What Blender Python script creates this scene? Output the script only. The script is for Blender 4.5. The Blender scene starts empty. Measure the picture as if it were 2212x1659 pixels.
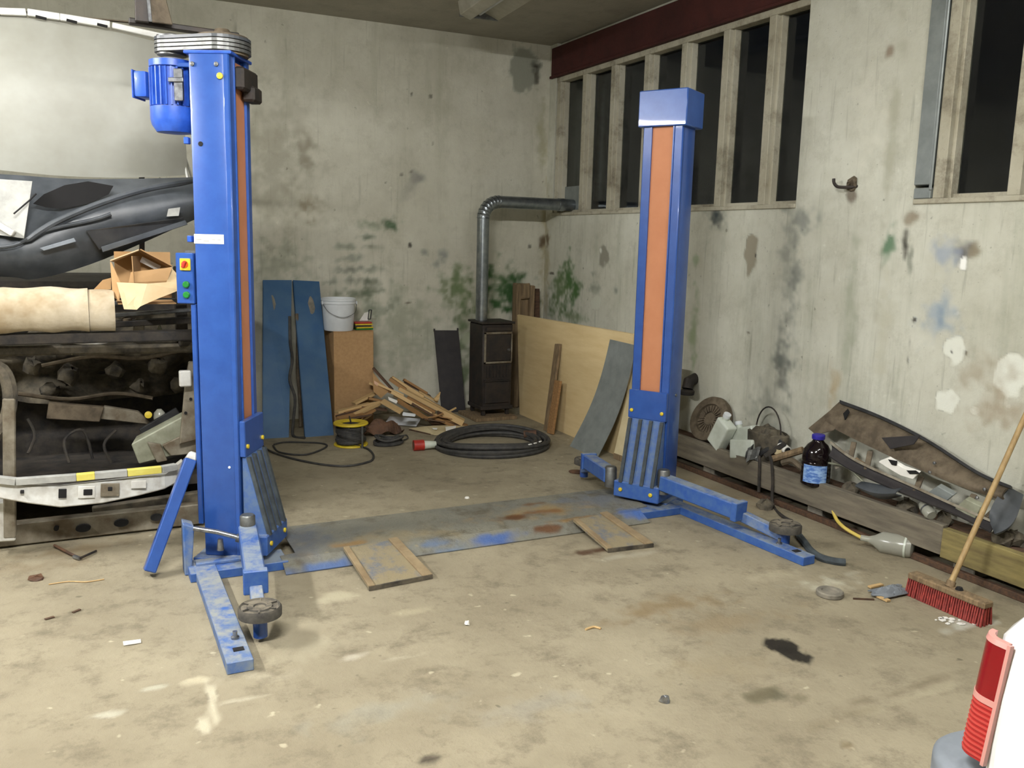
import bpy, bmesh, math, random
from mathutils import Vector, Matrix, Euler

random.seed(7)
SC = bpy.context.scene
COL = SC.collection
PI = math.pi
rad = math.radians

# ------------------------------------------------------------------ camera
# world: room corner at the origin, back wall y = 0, right wall x = 0, floor z = 0
def make_camera():
    az, pitch, roll = rad(26.214), rad(9.301), rad(1.391)
    f = Vector((math.sin(az)*math.cos(pitch), math.cos(az)*math.cos(pitch), -math.sin(pitch)))
    r0 = f.cross(Vector((0, 0, 1))).normalized()
    u0 = r0.cross(f)
    r = r0*math.cos(roll) + u0*math.sin(roll)
    u = u0*math.cos(roll) - r0*math.sin(roll)
    cam = bpy.data.cameras.new('camera')
    cam.sensor_fit = 'HORIZONTAL'
    cam.sensor_width = 36.0
    cam.lens = 1882.5/2212*36.0
    cam.clip_start = 0.05
    o = bpy.data.objects.new('camera', cam)
    m = Matrix((r, u, -f)).transposed().to_4x4()
    m.translation = (-4.077, -7.626, 1.6)
    o.matrix_world = m
    COL.objects.link(o)
    SC.camera = o
make_camera()

# ------------------------------------------------------------------ world and exposure
wd = bpy.data.worlds.new('night')
SC.world = wd
wd.use_nodes = True
wd.node_tree.nodes['Background'].inputs[0].default_value = (0.35, 0.42, 0.6, 1)
wd.node_tree.nodes['Background'].inputs[1].default_value = 0.01
SC.view_settings.view_transform = 'Standard'
SC.view_settings.look = 'None'
SC.view_settings.gamma = 1.0
SC.view_settings.use_curve_mapping = False
SC.view_settings.exposure = 0.12
SC.cycles.max_bounces = 4
SC.cycles.use_light_tree = False
SC.cycles.glossy_bounces = 2
SC.cycles.use_adaptive_sampling = True
SC.cycles.adaptive_threshold = 0.03
SC.cycles.diffuse_bounces = 3
LAMP_LEFT = 480.0      # tube emission strengths
LAMP_NEAR = 560.0
LAMP_RIGHT = 190.0
LAMP_COLOR = (1.0, 0.995, 0.985, 1)

# ------------------------------------------------------------------ materials
def lin(r, g, b):
    def c(v):
        v = v/255
        return v/12.92 if v <= 0.04045 else ((v+0.055)/1.055)**2.4
    return (c(r), c(g), c(b), 1)

class NT:
    """small helper around a node tree"""
    def __init__(self, name):
        self.m = bpy.data.materials.new(name)
        self.m.use_nodes = True
        self.t = self.m.node_tree
        self.bsdf = self.t.nodes['Principled BSDF']
    def n(self, typ, **kw):
        nd = self.t.nodes.new(typ)
        for k, v in kw.items():
            setattr(nd, k, v)
        return nd
    def l(self, a, b):
        self.t.links.new(a, b)
    def coord(self, kind='Object'):
        return self.n('ShaderNodeTexCoord').outputs[kind]
    def noise(self, vec, scale, detail=4, rough=0.6, stretch=None):
        if stretch:
            mp = self.n('ShaderNodeMapping')
            mp.inputs['Scale'].default_value = stretch
            self.l(vec, mp.inputs[0]); vec = mp.outputs[0]
        nd = self.n('ShaderNodeTexNoise')
        nd.inputs['Scale'].default_value = scale
        nd.inputs['Detail'].default_value = detail
        nd.inputs['Roughness'].default_value = rough
        self.l(vec, nd.inputs['Vector'])
        return nd
    def rng(self, v, a, b, c=0.0, d=1.0, smooth=False):
        nd = self.n('ShaderNodeMapRange')
        if smooth:
            nd.interpolation_type = 'SMOOTHSTEP'
        for i, x in zip((1, 2, 3, 4), (a, b, c, d)):
            nd.inputs[i].default_value = x
        self.l(v, nd.inputs[0])
        return nd.outputs[0]
    def mix(self, fac, a, b, blend='MIX'):
        nd = self.n('ShaderNodeMix', data_type='RGBA', blend_type=blend)
        for s, v in ((nd.inputs[0], fac), (nd.inputs[6], a), (nd.inputs[7], b)):
            if hasattr(v, 'links'):
                self.l(v, s)
            else:
                s.default_value = v
        return nd.outputs[2]
    def math(self, op, a, b):
        nd = self.n('ShaderNodeMath', operation=op)
        for s, v in ((nd.inputs[0], a), (nd.inputs[1], b)):
            if hasattr(v, 'links'):
                self.l(v, s)
            else:
                s.default_value = v
        return nd.outputs[0]
    def bump(self, h, strength, dist=0.01):
        nd = self.n('ShaderNodeBump')
        nd.inputs['Strength'].default_value = strength
        nd.inputs['Distance'].default_value = dist
        self.l(h, nd.inputs['Height'])
        self.l(nd.outputs[0], self.bsdf.inputs['Normal'])

MATS = {}
def mat(name, c1, c2=None, rough=0.6, metal=0.0, scale=8.0, lo=0.35, hi=0.65, bump=0.0, stretch=None,
        bscale=None, coat=0.0, spec=0.5, dust=None, detail=4):
    """procedural two-tone material; dust = (colour, amount): settled dirt on upward faces"""
    k = NT(name)
    v = k.coord()
    c2 = c2 or tuple(x*0.8 for x in c1[:3])+(1,)
    nz = k.noise(v, scale, detail, 0.62, stretch)
    col = k.mix(k.rng(nz.outputs[0], lo, hi), c1, c2)
    if dust:
        g = k.n('ShaderNodeNewGeometry')
        sp = k.n('ShaderNodeSeparateXYZ'); k.l(g.outputs['True Normal'], sp.inputs[0])
        up = k.rng(sp.outputs[2], 0.55, 0.95)
        dn = k.noise(v, 9.0, 6, 0.75)
        f = k.math('MULTIPLY', up, k.rng(dn.outputs[0], 0.62-dust[1]*0.4, 0.72-dust[1]*0.25))
        col = k.mix(f, col, dust[0])
    k.l(col, k.bsdf.inputs['Base Color'])
    k.bsdf.inputs['Roughness'].default_value = rough
    k.bsdf.inputs['Metallic'].default_value = metal
    k.bsdf.inputs['Coat Weight'].default_value = coat
    k.bsdf.inputs['Specular IOR Level'].default_value = spec
    if bump:
        b = k.noise(v, bscale or scale*4, 6, 0.7, stretch)
        k.bump(b.outputs[0], bump, 0.01)
    MATS[name] = k.m
    return k.m

DUST = lin(150, 142, 118)
mat('blue_paint', lin(44, 82, 154), lin(38, 74, 144), 0.32, 0, 14, bump=0.04, bscale=120, coat=0.25, dust=(lin(120, 130, 150), 0.25))
mat('blue_worn', lin(42, 82, 156), lin(66, 100, 156), 0.5, 0, 22, bump=0.06, bscale=90, dust=(lin(132, 142, 152), 0.62))
mat('blue_dusty', lin(56, 96, 162), lin(122, 134, 146), 0.62, 0, 16, 0.35, 0.68, bump=0.08, bscale=80, dust=(lin(150, 152, 146), 0.55), detail=7)
mat('blue_motor', lin(46, 92, 190), lin(34, 76, 168), 0.38, 0, 20, coat=0.2, dust=(lin(190, 190, 185), 0.5))
mat('orange_belt', lin(188, 126, 88), lin(180, 118, 80), 0.62, 0, 5, bump=0.03, bscale=200)
mat('steel_bright', lin(170, 172, 176), lin(120, 122, 124), 0.32, 0.9, 30)
mat('steel_grey', lin(122, 124, 122), lin(92, 92, 90), 0.45, 0.7, 18, bump=0.05)
mat('galvanised', lin(150, 156, 158), lin(122, 128, 132), 0.3, 0.85, 12)
mat('black_steel', lin(40, 38, 37), lin(58, 50, 44), 0.55, 0.3, 14, bump=0.1)
mat('dark_paint', lin(50, 46, 46), lin(38, 36, 38), 0.62, 0.0, 10)
mat('rubber', lin(52, 50, 46), lin(78, 74, 66), 0.85, 0, 18, bump=0.2, bscale=60, dust=(lin(120, 112, 96), 0.6))
mat('rubber_rib', lin(48, 54, 58), lin(66, 74, 78), 0.8, 0, 20, bump=0.1)
mat('blue_rib', lin(60, 92, 152), lin(86, 108, 140), 0.6, 0, 30)
mat('black_cable', lin(42, 42, 42), lin(66, 64, 60), 0.7, 0, 22)
mat('black_plastic', lin(34, 35, 37), lin(52, 52, 52), 0.42, 0, 9, bump=0.03)
mat('grey_plastic', lin(78, 82, 86), lin(56, 60, 64), 0.4, 0, 6, bump=0.03)
mat('dull_black', lin(30, 28, 27), lin(58, 52, 44), 0.85, 0, 16, bump=0.2)
mat('grime', lin(104, 96, 80), lin(50, 46, 40), 0.9, 0, 12, bump=0.4, bscale=30, detail=8)
mat('grimy_metal', lin(142, 136, 120), lin(96, 84, 66), 0.6, 0.25, 9, bump=0.15, detail=7)
mat('olive_metal', lin(150, 152, 132), lin(118, 118, 98), 0.55, 0.1, 10, bump=0.1)
mat('primer_white', lin(206, 206, 200), lin(162, 156, 144), 0.5, 0.1, 12, 0.4, 0.75, bump=0.06)
mat('bonnet_beige', lin(162, 162, 152), lin(148, 147, 135), 0.5, 0.0, 3, bump=0.03, bscale=60)
mat('trim_white', lin(222, 222, 216), lin(196, 194, 186), 0.4, 0, 9)
mat('yellow', lin(214, 190, 44), lin(196, 168, 36), 0.5, 0, 14)
mat('tape_yellow', lin(224, 214, 110), lin(214, 200, 90), 0.6, 0, 14)
mat('tape_grey', lin(172, 172, 166), lin(150, 150, 144), 0.6, 0, 14)
mat('red_plastic', lin(176, 48, 36), lin(150, 40, 32), 0.45, 0, 14)
mat('green_plastic', lin(24, 120, 44), lin(18, 100, 36), 0.4, 0, 14)
mat('orange_plastic', lin(222, 92, 30), lin(200, 80, 26), 0.45, 0, 14)
mat('white_plastic', lin(218, 222, 224), lin(200, 204, 206), 0.4, 0, 5)
mat('milky_plastic', lin(206, 212, 200), lin(180, 186, 170), 0.35, 0, 6)
mat('foam', lin(160, 142, 112), lin(198, 186, 162), 0.95, 0, 5, bump=0.35, bscale=40)
mat('cardboard', lin(172, 136, 92), lin(156, 122, 80), 0.85, 0, 4, bump=0.03)
mat('cardboard_light', lin(214, 190, 150), lin(196, 170, 128), 0.85, 0, 4)
mat('fibreboard', lin(170, 136, 94), lin(158, 124, 84), 0.8, 0, 40, bump=0.04)
mat('plywood', lin(214, 192, 146), lin(204, 180, 132), 0.65, 0, 3, stretch=(1, 1, 6), bump=0.02)
mat('wood_pale', lin(206, 176, 126), lin(178, 146, 98), 0.75, 0, 5, stretch=(0.6, 12, 12), bump=0.1)
mat('wood_mid', lin(158, 120, 74), lin(126, 92, 56), 0.8, 0, 5, stretch=(0.6, 12, 12), bump=0.1)
mat('wood_dark', lin(92, 66, 46), lin(62, 46, 34), 0.85, 0, 5, stretch=(0.6, 12, 12), bump=0.15)
mat('wood_old', lin(140, 118, 88), lin(100, 84, 62), 0.85, 0, 7, stretch=(8, 8, 0.6), bump=0.2)
mat('wood_handle', lin(172, 146, 100), lin(148, 122, 80), 0.6, 0, 8, stretch=(6, 6, 0.6))
mat('plank_grey', lin(122, 114, 98), lin(92, 86, 74), 0.85, 0, 5, stretch=(6, 0.7, 6), bump=0.2, detail=7)
mat('rust_plate', lin(158, 140, 108), lin(130, 110, 82), 0.75, 0.2, 9, bump=0.15, detail=7)
mat('rust', lin(116, 66, 40), lin(88, 50, 32), 0.85, 0.1, 16, bump=0.3)
mat('brown_metal', lin(112, 100, 82), lin(80, 70, 56), 0.7, 0.3, 16, bump=0.2)
mat('sheet_grey', lin(140, 146, 144), lin(124, 130, 128), 0.45, 0.3, 10, dust=(lin(170, 168, 150), 0.3))
mat('cream_board', lin(204, 190, 152), lin(188, 172, 132), 0.7, 0, 6)
mat('red_bristle', lin(156, 58, 50), lin(116, 42, 38), 0.6, 0, 40)
mat('car_white', lin(240, 240, 236), lin(232, 232, 228), 0.25, 0, 2, coat=0.6)
mat('car_grey', lin(120, 126, 132), lin(104, 110, 116), 0.55, 0, 9, bump=0.03)
mat('paper', lin(236, 234, 226), lin(222, 220, 212), 0.8, 0, 8)
mat('paper_pink', lin(206, 168, 142), lin(188, 150, 122), 0.8, 0, 8)
mat('stone', lin(138, 132, 118), lin(108, 104, 94), 0.9, 0, 14, bump=0.3)
mat('pale_yellow', lin(212, 190, 96), lin(196, 172, 80), 0.5, 0, 9)
mat('label_blue', lin(150, 182, 220), lin(70, 110, 180), 0.5, 0, 24, 0.4, 0.6, stretch=(1, 1, 3))
mat('cap_blue', lin(52, 46, 160), lin(42, 38, 140), 0.4, 0, 9)
mat('tile_dark', lin(18, 17, 17), lin(14, 13, 13), 0.9, 0, 9)
mat('housing_white', lin(190, 188, 176), lin(160, 156, 140), 0.5, 0, 5)
mat('leather_brown', lin(104, 74, 52), lin(70, 50, 38), 0.8, 0, 9, bump=0.2)
mat('teal_steel', lin(44, 84, 124), lin(66, 98, 128), 0.55, 0.1, 7, 0.3, 0.7, bump=0.12, detail=7)

def glassy(name, col, rough=0.05, trans=1.0, alpha=1.0, ior=1.45):
    k = NT(name)
    v = k.coord()
    nz = k.noise(v, 5, 5)
    k.l(k.rng(nz.outputs[0], 0.3, 0.8, rough, rough+0.12), k.bsdf.inputs['Roughness'])
    k.bsdf.inputs['Base Color'].default_value = col
    k.bsdf.inputs['Transmission Weight'].default_value = trans
    k.bsdf.inputs['IOR'].default_value = ior
    MATS[name] = k.m
glassy('window_glass', lin(200, 206, 204), 0.02, 1.0)
glassy('bottle_dark', lin(20, 12, 14), 0.05, 0.02)
glassy('clear_plastic', lin(206, 206, 190), 0.18, 0.55)
glassy('lens_red', lin(158, 34, 34), 0.12, 0.15)
glassy('lens_rib_red', lin(178, 62, 56), 0.2, 0.05)
glassy('lens_red_dark', lin(124, 14, 20), 0.1, 0.15)
glassy('lens_pink', lin(196, 140, 130), 0.2, 0.1)

def emit(name, col, strength):
    k = NT(name)
    nz = k.noise(k.coord(), 3)
    k.l(k.mix(k.rng(nz.outputs[0], 0, 1), col, tuple(x*0.97 for x in col[:3])+(1,)), k.bsdf.inputs['Emission Color'])
    k.bsdf.inputs['Emission Strength'].default_value = strength
    k.bsdf.inputs['Base Color'].default_value = (0.8, 0.8, 0.8, 1)
    MATS[name] = k.m

# ------------------------------------------------------------------ mesh helpers
class MB:
    """collects shapes in world (or pre-transformed) coordinates; build() links ONE mesh object"""
    def __init__(self, m=None):
        self.bm = bmesh.new()
        self.M = m or Matrix.Identity(4)
    def v(self, p):
        return self.bm.verts.new(self.M @ Vector(p))
    def f(self, vs):
        try:
            return self.bm.faces.new(vs)
        except ValueError:
            return None
    def box(self, c, s, rot=None):
        r = Euler([rad(a) for a in rot]).to_matrix() if rot else Matrix.Identity(3)
        vs = [self.v(Vector(c)+r @ Vector((x*s[0]/2, y*s[1]/2, z*s[2]/2))) for x in (-1, 1) for y in (-1, 1) for z in (-1, 1)]
        for q in ((0, 1, 3, 2), (4, 6, 7, 5), (0, 4, 5, 1), (2, 3, 7, 6), (0, 2, 6, 4), (1, 5, 7, 3)):
            self.f([vs[i] for i in q])
        return self
    def bx(self, x0, x1, y0, y1, z0, z1):
        return self.box(((x0+x1)/2, (y0+y1)/2, (z0+z1)/2), (abs(x1-x0), abs(y1-y0), abs(z1-z0)))
    def bar(self, p, q, w, h, up=(0, 0, 1), w2=None, h2=None):
        p, q = Vector(p), Vector(q)
        d = (q-p).normalized(); s = d.cross(Vector(up))
        if s.length < 1e-4: s = d.cross(Vector((1, 0, 0)))
        s.normalize(); u = s.cross(d)
        rings = []
        for pt, ww, hh in ((p, w, h), (q, w2 or w, h2 or h)):
            rings.append([self.v(pt+s*a*ww/2+u*b*hh/2) for a, b in ((-1, -1), (1, -1), (1, 1), (-1, 1))])
        self.loft_v(rings)
        return self
    def loft_v(self, rings, cap=True, closed=False):
        n = len(rings[0])
        pairs = list(zip(rings, rings[1:])) + ([(rings[-1], rings[0])] if closed else [])
        for a, b in pairs:
            for i in range(n):
                j = (i+1) % n
                self.f([a[i], a[j], b[j], b[i]])
        if cap and not closed:
            self.f(list(reversed(rings[0]))); self.f(rings[-1])
    def loft(self, rings, cap=True, closed=False):
        self.loft_v([[self.v(p) for p in r] for r in rings], cap, closed)
        return self
    def tube(self, pts, r, n=10, closed=False, cap=True):
        pts = [Vector(p) for p in pts]
        N = len(pts)
        rr = r if isinstance(r, (list, tuple)) else [r]*N
        prev = None; rings = []
        for i, p in enumerate(pts):
            if closed:
                t = pts[(i+1) % N]-pts[i-1]
            else:
                t = pts[min(i+1, N-1)]-pts[max(i-1, 0)]
            t.normalize()
            if prev is None:
                a = Vector((0, 0, 1)) if abs(t.z) < 0.9 else Vector((1, 0, 0))
                s = t.cross(a).normalized()
            else:
                s = (prev-t*prev.dot(t)).normalized()
            prev = s; u = t.cross(s)
            rings.append([self.v(p+(s*math.cos(2*PI*k/n)+u*math.sin(2*PI*k/n))*rr[i]) for k in range(n)])
        self.loft_v(rings, cap, closed)
        return self
    def lathe(self, prof, c=(0, 0, 0), n=24, rot=None, sx=1.0, sy=1.0):
        r = Euler([rad(a) for a in rot]).to_matrix() if rot else Matrix.Identity(3)
        rings = [[self.v(Vector(c)+r @ Vector((max(a, 1e-4)*sx*math.cos(2*PI*k/n), max(a, 1e-4)*sy*math.sin(2*PI*k/n), z))) for k in range(n)] for a, z in prof]
        self.loft_v(rings, True)
        return self
    def prism(self, poly, vec):
        vec = Vector(vec)
        a = [self.v(p) for p in poly]; b = [self.v(Vector(p)+vec) for p in poly]
        n = len(a)
        self.f(list(reversed(a))); self.f(b)
        for i in range(n):
            j = (i+1) % n
            self.f([a[i], a[j], b[j], b[i]])
        return self
    def sheet(self, fn, nu, nv, th):
        """thick curved sheet fn(u, v) -> point, u, v in 0..1"""
        P = [[Vector(fn(i/nu, j/nv)) for j in range(nv+1)] for i in range(nu+1)]
        def nrm(i, j):
            a = P[min(i+1, nu)][j]-P[max(i-1, 0)][j]; b = P[i][min(j+1, nv)]-P[i][max(j-1, 0)]
            c = a.cross(b)
            return c.normalized() if c.length > 1e-9 else Vector((0, 0, 1))
        A = [[self.v(P[i][j]+nrm(i, j)*th/2) for j in range(nv+1)] for i in range(nu+1)]
        Bq = [[self.v(P[i][j]-nrm(i, j)*th/2) for j in range(nv+1)] for i in range(nu+1)]
        for i in range(nu):
            for j in range(nv):
                self.f([A[i][j], A[i+1][j], A[i+1][j+1], A[i][j+1]])
                self.f([Bq[i][j], Bq[i][j+1], Bq[i+1][j+1], Bq[i+1][j]])
        for i in range(nu):
            self.f([A[i][0], Bq[i][0], Bq[i+1][0], A[i+1][0]]); self.f([A[i][nv], A[i+1][nv], Bq[i+1][nv], Bq[i][nv]])
        for j in range(nv):
            self.f([A[0][j], A[0][j+1], Bq[0][j+1], Bq[0][j]]); self.f([A[nu][j], Bq[nu][j], Bq[nu][j+1], A[nu][j+1]])
        return self
    def build(self, name, material, parent=None, bevel=0.0, smooth=False, origin=None, jitter=0.0, seg=1):
        bm = self.bm
        bmesh.ops.recalc_face_normals(bm, faces=bm.faces[:])
        if bevel:
            es = [e for e in bm.edges if len(e.link_faces) == 2 and e.calc_face_angle(0) > 0.5]
            bmesh.ops.bevel(bm, geom=es, offset=bevel, segments=seg, affect='EDGES', profile=0.6, clamp_overlap=True)
        if jitter:
            for v in bm.verts:
                v.co += Vector((random.uniform(-1, 1), random.uniform(-1, 1), random.uniform(-1, 1)))*jitter
        if parent is not None:
            bm.transform(parent.matrix_world.inverted())
            loc = None
        else:
            if origin is None:
                xs = [v.co for v in bm.verts]
                origin = Vector(((min(v.x for v in xs)+max(v.x for v in xs))/2, (min(v.y for v in xs)+max(v.y for v in xs))/2, min(v.z for v in xs)))
            origin = Vector(origin)
            bm.transform(Matrix.Translation(-origin)); loc = origin
        if smooth:
            for f_ in bm.faces: f_.smooth = True
            for e in bm.edges:
                e.smooth = not (len(e.link_faces) == 2 and e.calc_face_angle(0) > 0.65)
        me = bpy.data.meshes.new(name)
        bm.to_mesh(me); bm.free()
        me.materials.append(MATS[material] if isinstance(material, str) else material)
        o = bpy.data.objects.new(name, me)
        COL.objects.link(o)
        if parent is not None:
            o.parent = parent
            o.matrix_world = parent.matrix_world.copy()
        else:
            o.matrix_world = Matrix.Translation(loc)
        return o

def tag(o, label, cat, group=None, kind=None):
    if label: o['label'] = label
    if cat: o['category'] = cat
    if group: o['group'] = group
    if kind: o['kind'] = kind
    return o
def thing(name, label, cat, loc=(0, 0, 0), rz=0.0, group=None):
    o = bpy.data.objects.new(name, None)
    o.empty_display_size = 0.1
    COL.objects.link(o)
    o.matrix_world = Matrix.Translation(Vector(loc)) @ Matrix.Rotation(rz, 4, 'Z')
    return tag(o, label, cat, group)
def struct(o):
    o['kind'] = 'structure'
    return o
def arc(c, r, a0, a1, n, z=None, sy=1.0):
    return [(c[0]+r*math.cos(rad(a0+(a1-a0)*i/n)), c[1]+sy*r*math.sin(rad(a0+(a1-a0)*i/n)), c[2] if z is None else z) for i in range(n+1)]
def smooth_path(pts, n=6):
    """Catmull-Rom through the points"""
    P = [Vector(p) for p in pts]
    out = []
    for i in range(len(P)-1):
        a, b, c, d = P[max(i-1, 0)], P[i], P[i+1], P[min(i+2, len(P)-1)]
        for k in range(n):
            t = k/n
            out.append(0.5*((2*b)+(c-a)*t+(2*a-5*b+4*c-d)*t*t+(3*b-a-3*c+d)*t**3))
    out.append(P[-1])
    return out

# ------------------------------------------------------------------ room surfaces
import numpy as np
def vnoise(p, seed=0):
    """smooth value noise in -1..1 for an (n, 3) array"""
    p = np.asarray(p, dtype=np.float64)
    i = np.floor(p).astype(np.int64); f = p-i
    f = f*f*(3-2*f)
    def h(dx, dy, dz):
        n = (i[:, 0]+dx)*374761393+(i[:, 1]+dy)*668265263+(i[:, 2]+dz)*2147483647+seed*1274126177
        n = (n ^ (n >> 13)) & 0x7fffffff
        n = (n*(n*n % 1000003*15731+789221)+1376312589) & 0x7fffffff
        n = (n ^ (n >> 11))*1103515245 & 0x7fffffff
        return (n >> 8)/4194303.5-1.0
    out = 0
    for dx in (0, 1):
        for dy in (0, 1):
            for dz in (0, 1):
                w = (f[:, 0] if dx else 1-f[:, 0])*(f[:, 1] if dy else 1-f[:, 1])*(f[:, 2] if dz else 1-f[:, 2])
                out = out+w*h(dx, dy, dz)
    return out
def vn1(x, y, z):
    return float(vnoise([(x, y, z)], 3)[0])
def surface(name, base, alt, big, rough=0.9, streak=0.0, streak_col=None, fine=0.25, bump=0.25, speck=None, stains=False):
    k = NT(name)
    v = k.coord()
    n1 = k.noise(v, 1.3, 5, 0.7)
    col = k.mix(k.rng(n1.outputs[0], 0.36, 0.66), base, alt)
    n2 = k.noise(v, 5.5, 6, 0.76)
    col = k.mix(k.math('MULTIPLY', k.rng(n2.outputs[0], 0.5, 0.72), fine*1.6), col, big)
    if streak:
        n3 = k.noise(v, 5.0, 4, 0.7, (1, 1, 0.12))
        col = k.mix(k.math('MULTIPLY', k.rng(n3.outputs[0], 0.52, 0.75), streak), col, streak_col)
    if speck:
        n5 = k.noise(v, 15, 2, 0.5)
        if streak:
            n6 = k.noise(v, 26, 3, 0.6, (1, 1, 0.07))
            col = k.mix(k.math('MULTIPLY', k.rng(n6.outputs[0], 0.60, 0.74), streak*0.8), col, tuple(x*0.6 for x in big[:3])+(1,))
            n7 = k.noise(v, 34, 3, 0.7)
            col = k.mix(k.math('MULTIPLY', k.rng(n7.outputs[0], 0.66, 0.74), 0.5), col, tuple(x*0.5 for x in big[:3])+(1,))
        col = k.mix(k.math('MULTIPLY', k.rng(n5.outputs[0], 0.70, 0.76), 0.5), col, speck)
        col = k.mix(k.math('MULTIPLY', k.rng(n5.outputs[0], 0.29, 0.23), 0.55), col, tuple(x*0.45 for x in big[:3])+(1,))
    if stains:
        at = k.n('ShaderNodeAttribute'); at.attribute_name = 'stain'
        col = k.mix(at.outputs['Alpha'], col, at.outputs['Color'])
    k.l(col, k.bsdf.inputs['Base Color'])
    k.bsdf.inputs['Roughness'].default_value = rough
    k.bsdf.inputs['Specular IOR Level'].default_value = 0.25
    if bump:
        k.bump(n2.outputs[0], bump, 0.03)
    MATS[name] = k.m

def slab(mb, lo, hi, axis, side, step):
    """box whose one face (axis, side) is a fine grid that can carry stains and painted shade"""
    oth = [a for a in range(3) if a != axis]
    n = [max(1, int(round((hi[a]-lo[a])/step))) for a in oth]
    val = hi[axis] if side > 0 else lo[axis]
    def P(i, j, w):
        p = [0, 0, 0]; p[axis] = w
        p[oth[0]] = lo[oth[0]]+(hi[oth[0]]-lo[oth[0]])*i/n[0]; p[oth[1]] = lo[oth[1]]+(hi[oth[1]]-lo[oth[1]])*j/n[1]
        return p
    g = [[mb.v(P(i, j, val)) for j in range(n[1]+1)] for i in range(n[0]+1)]
    for i in range(n[0]):
        for j in range(n[1]):
            mb.f([g[i][j], g[i+1][j], g[i+1][j+1], g[i][j+1]])
    w = lo[axis] if side > 0 else hi[axis]
    bk = [mb.v(P(i, j, w)) for i, j in ((0, 0), (n[0], 0), (n[0], n[1]), (0, n[1]))]
    mb.f(bk)
    fr = [mb.v(P(i, j, val)) for i, j in ((0, 0), (n[0], 0), (n[0], n[1]), (0, n[1]))]
    for i in range(4):
        j = (i+1) % 4
        mb.f([fr[i], fr[j], bk[j], bk[i]])

def stain(o, spots, wob=0.32, seed=0.0):
    me = o.data
    n = len(me.vertices)
    co = np.empty(n*3); me.vertices.foreach_get('co', co); co = co.reshape(-1, 3)
    sd = int(seed)*10
    W1_ = 0.8*np.stack([vnoise(co*6.0, sd+k) for k in (1, 2, 3)], 1)
    W2_ = 0.8*np.stack([vnoise(co*20.0, sd+k) for k in (4, 5, 6)], 1)
    W3_ = vnoise(co*14.0, sd+7)+0.6*vnoise(co*38.0, sd+8)
    col = np.zeros((n, 3)); al = np.zeros(n)
    for c, r, colour, st, inner in spots:
        d = (co-np.array(c))/np.array(r)
        d = d+wob*W1_+wob*0.9*W2_
        L = np.sqrt((d*d).sum(1))+(1.0-inner)*0.35*W3_
        t = np.clip((1.0-L)/(1.0-inner), 0, 1)
        a = st*t*t*(3-2*t)
        col = col*(1-a)[:, None]+np.array(colour[:3])[None, :]*a[:, None]
        al = al*(1-a)+a
    out = np.ones((n, 4)); out[:, :3] = col/np.maximum(al, 1e-5)[:, None]; out[:, 3] = al
    at = me.attributes.new('stain', 'FLOAT_COLOR', 'POINT')
    at.data.foreach_set('color', out.astype(np.float32).ravel())

GREEN = lin(62, 96, 48); SMOKE = lin(88, 94, 88); CEM = lin(140, 136, 120); BLK = lin(40, 36, 32); WHT = lin(222, 224, 212)
def ell(c, ry, rz, colour, st, inner=0.0, d=0.4):       # on the right wall
    return (c, (d, ry, rz), colour, st, inner)
def elb(c, rx, rz, colour, st, inner=0.0, d=0.4):       # on the back wall
    return (c, (rx, d, rz), colour, st, inner)
def elf(c, rx, ry, colour, st, inner=0.0, d=0.4):       # on the floor
    return (c, (rx, ry, d), colour, st, inner)

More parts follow.
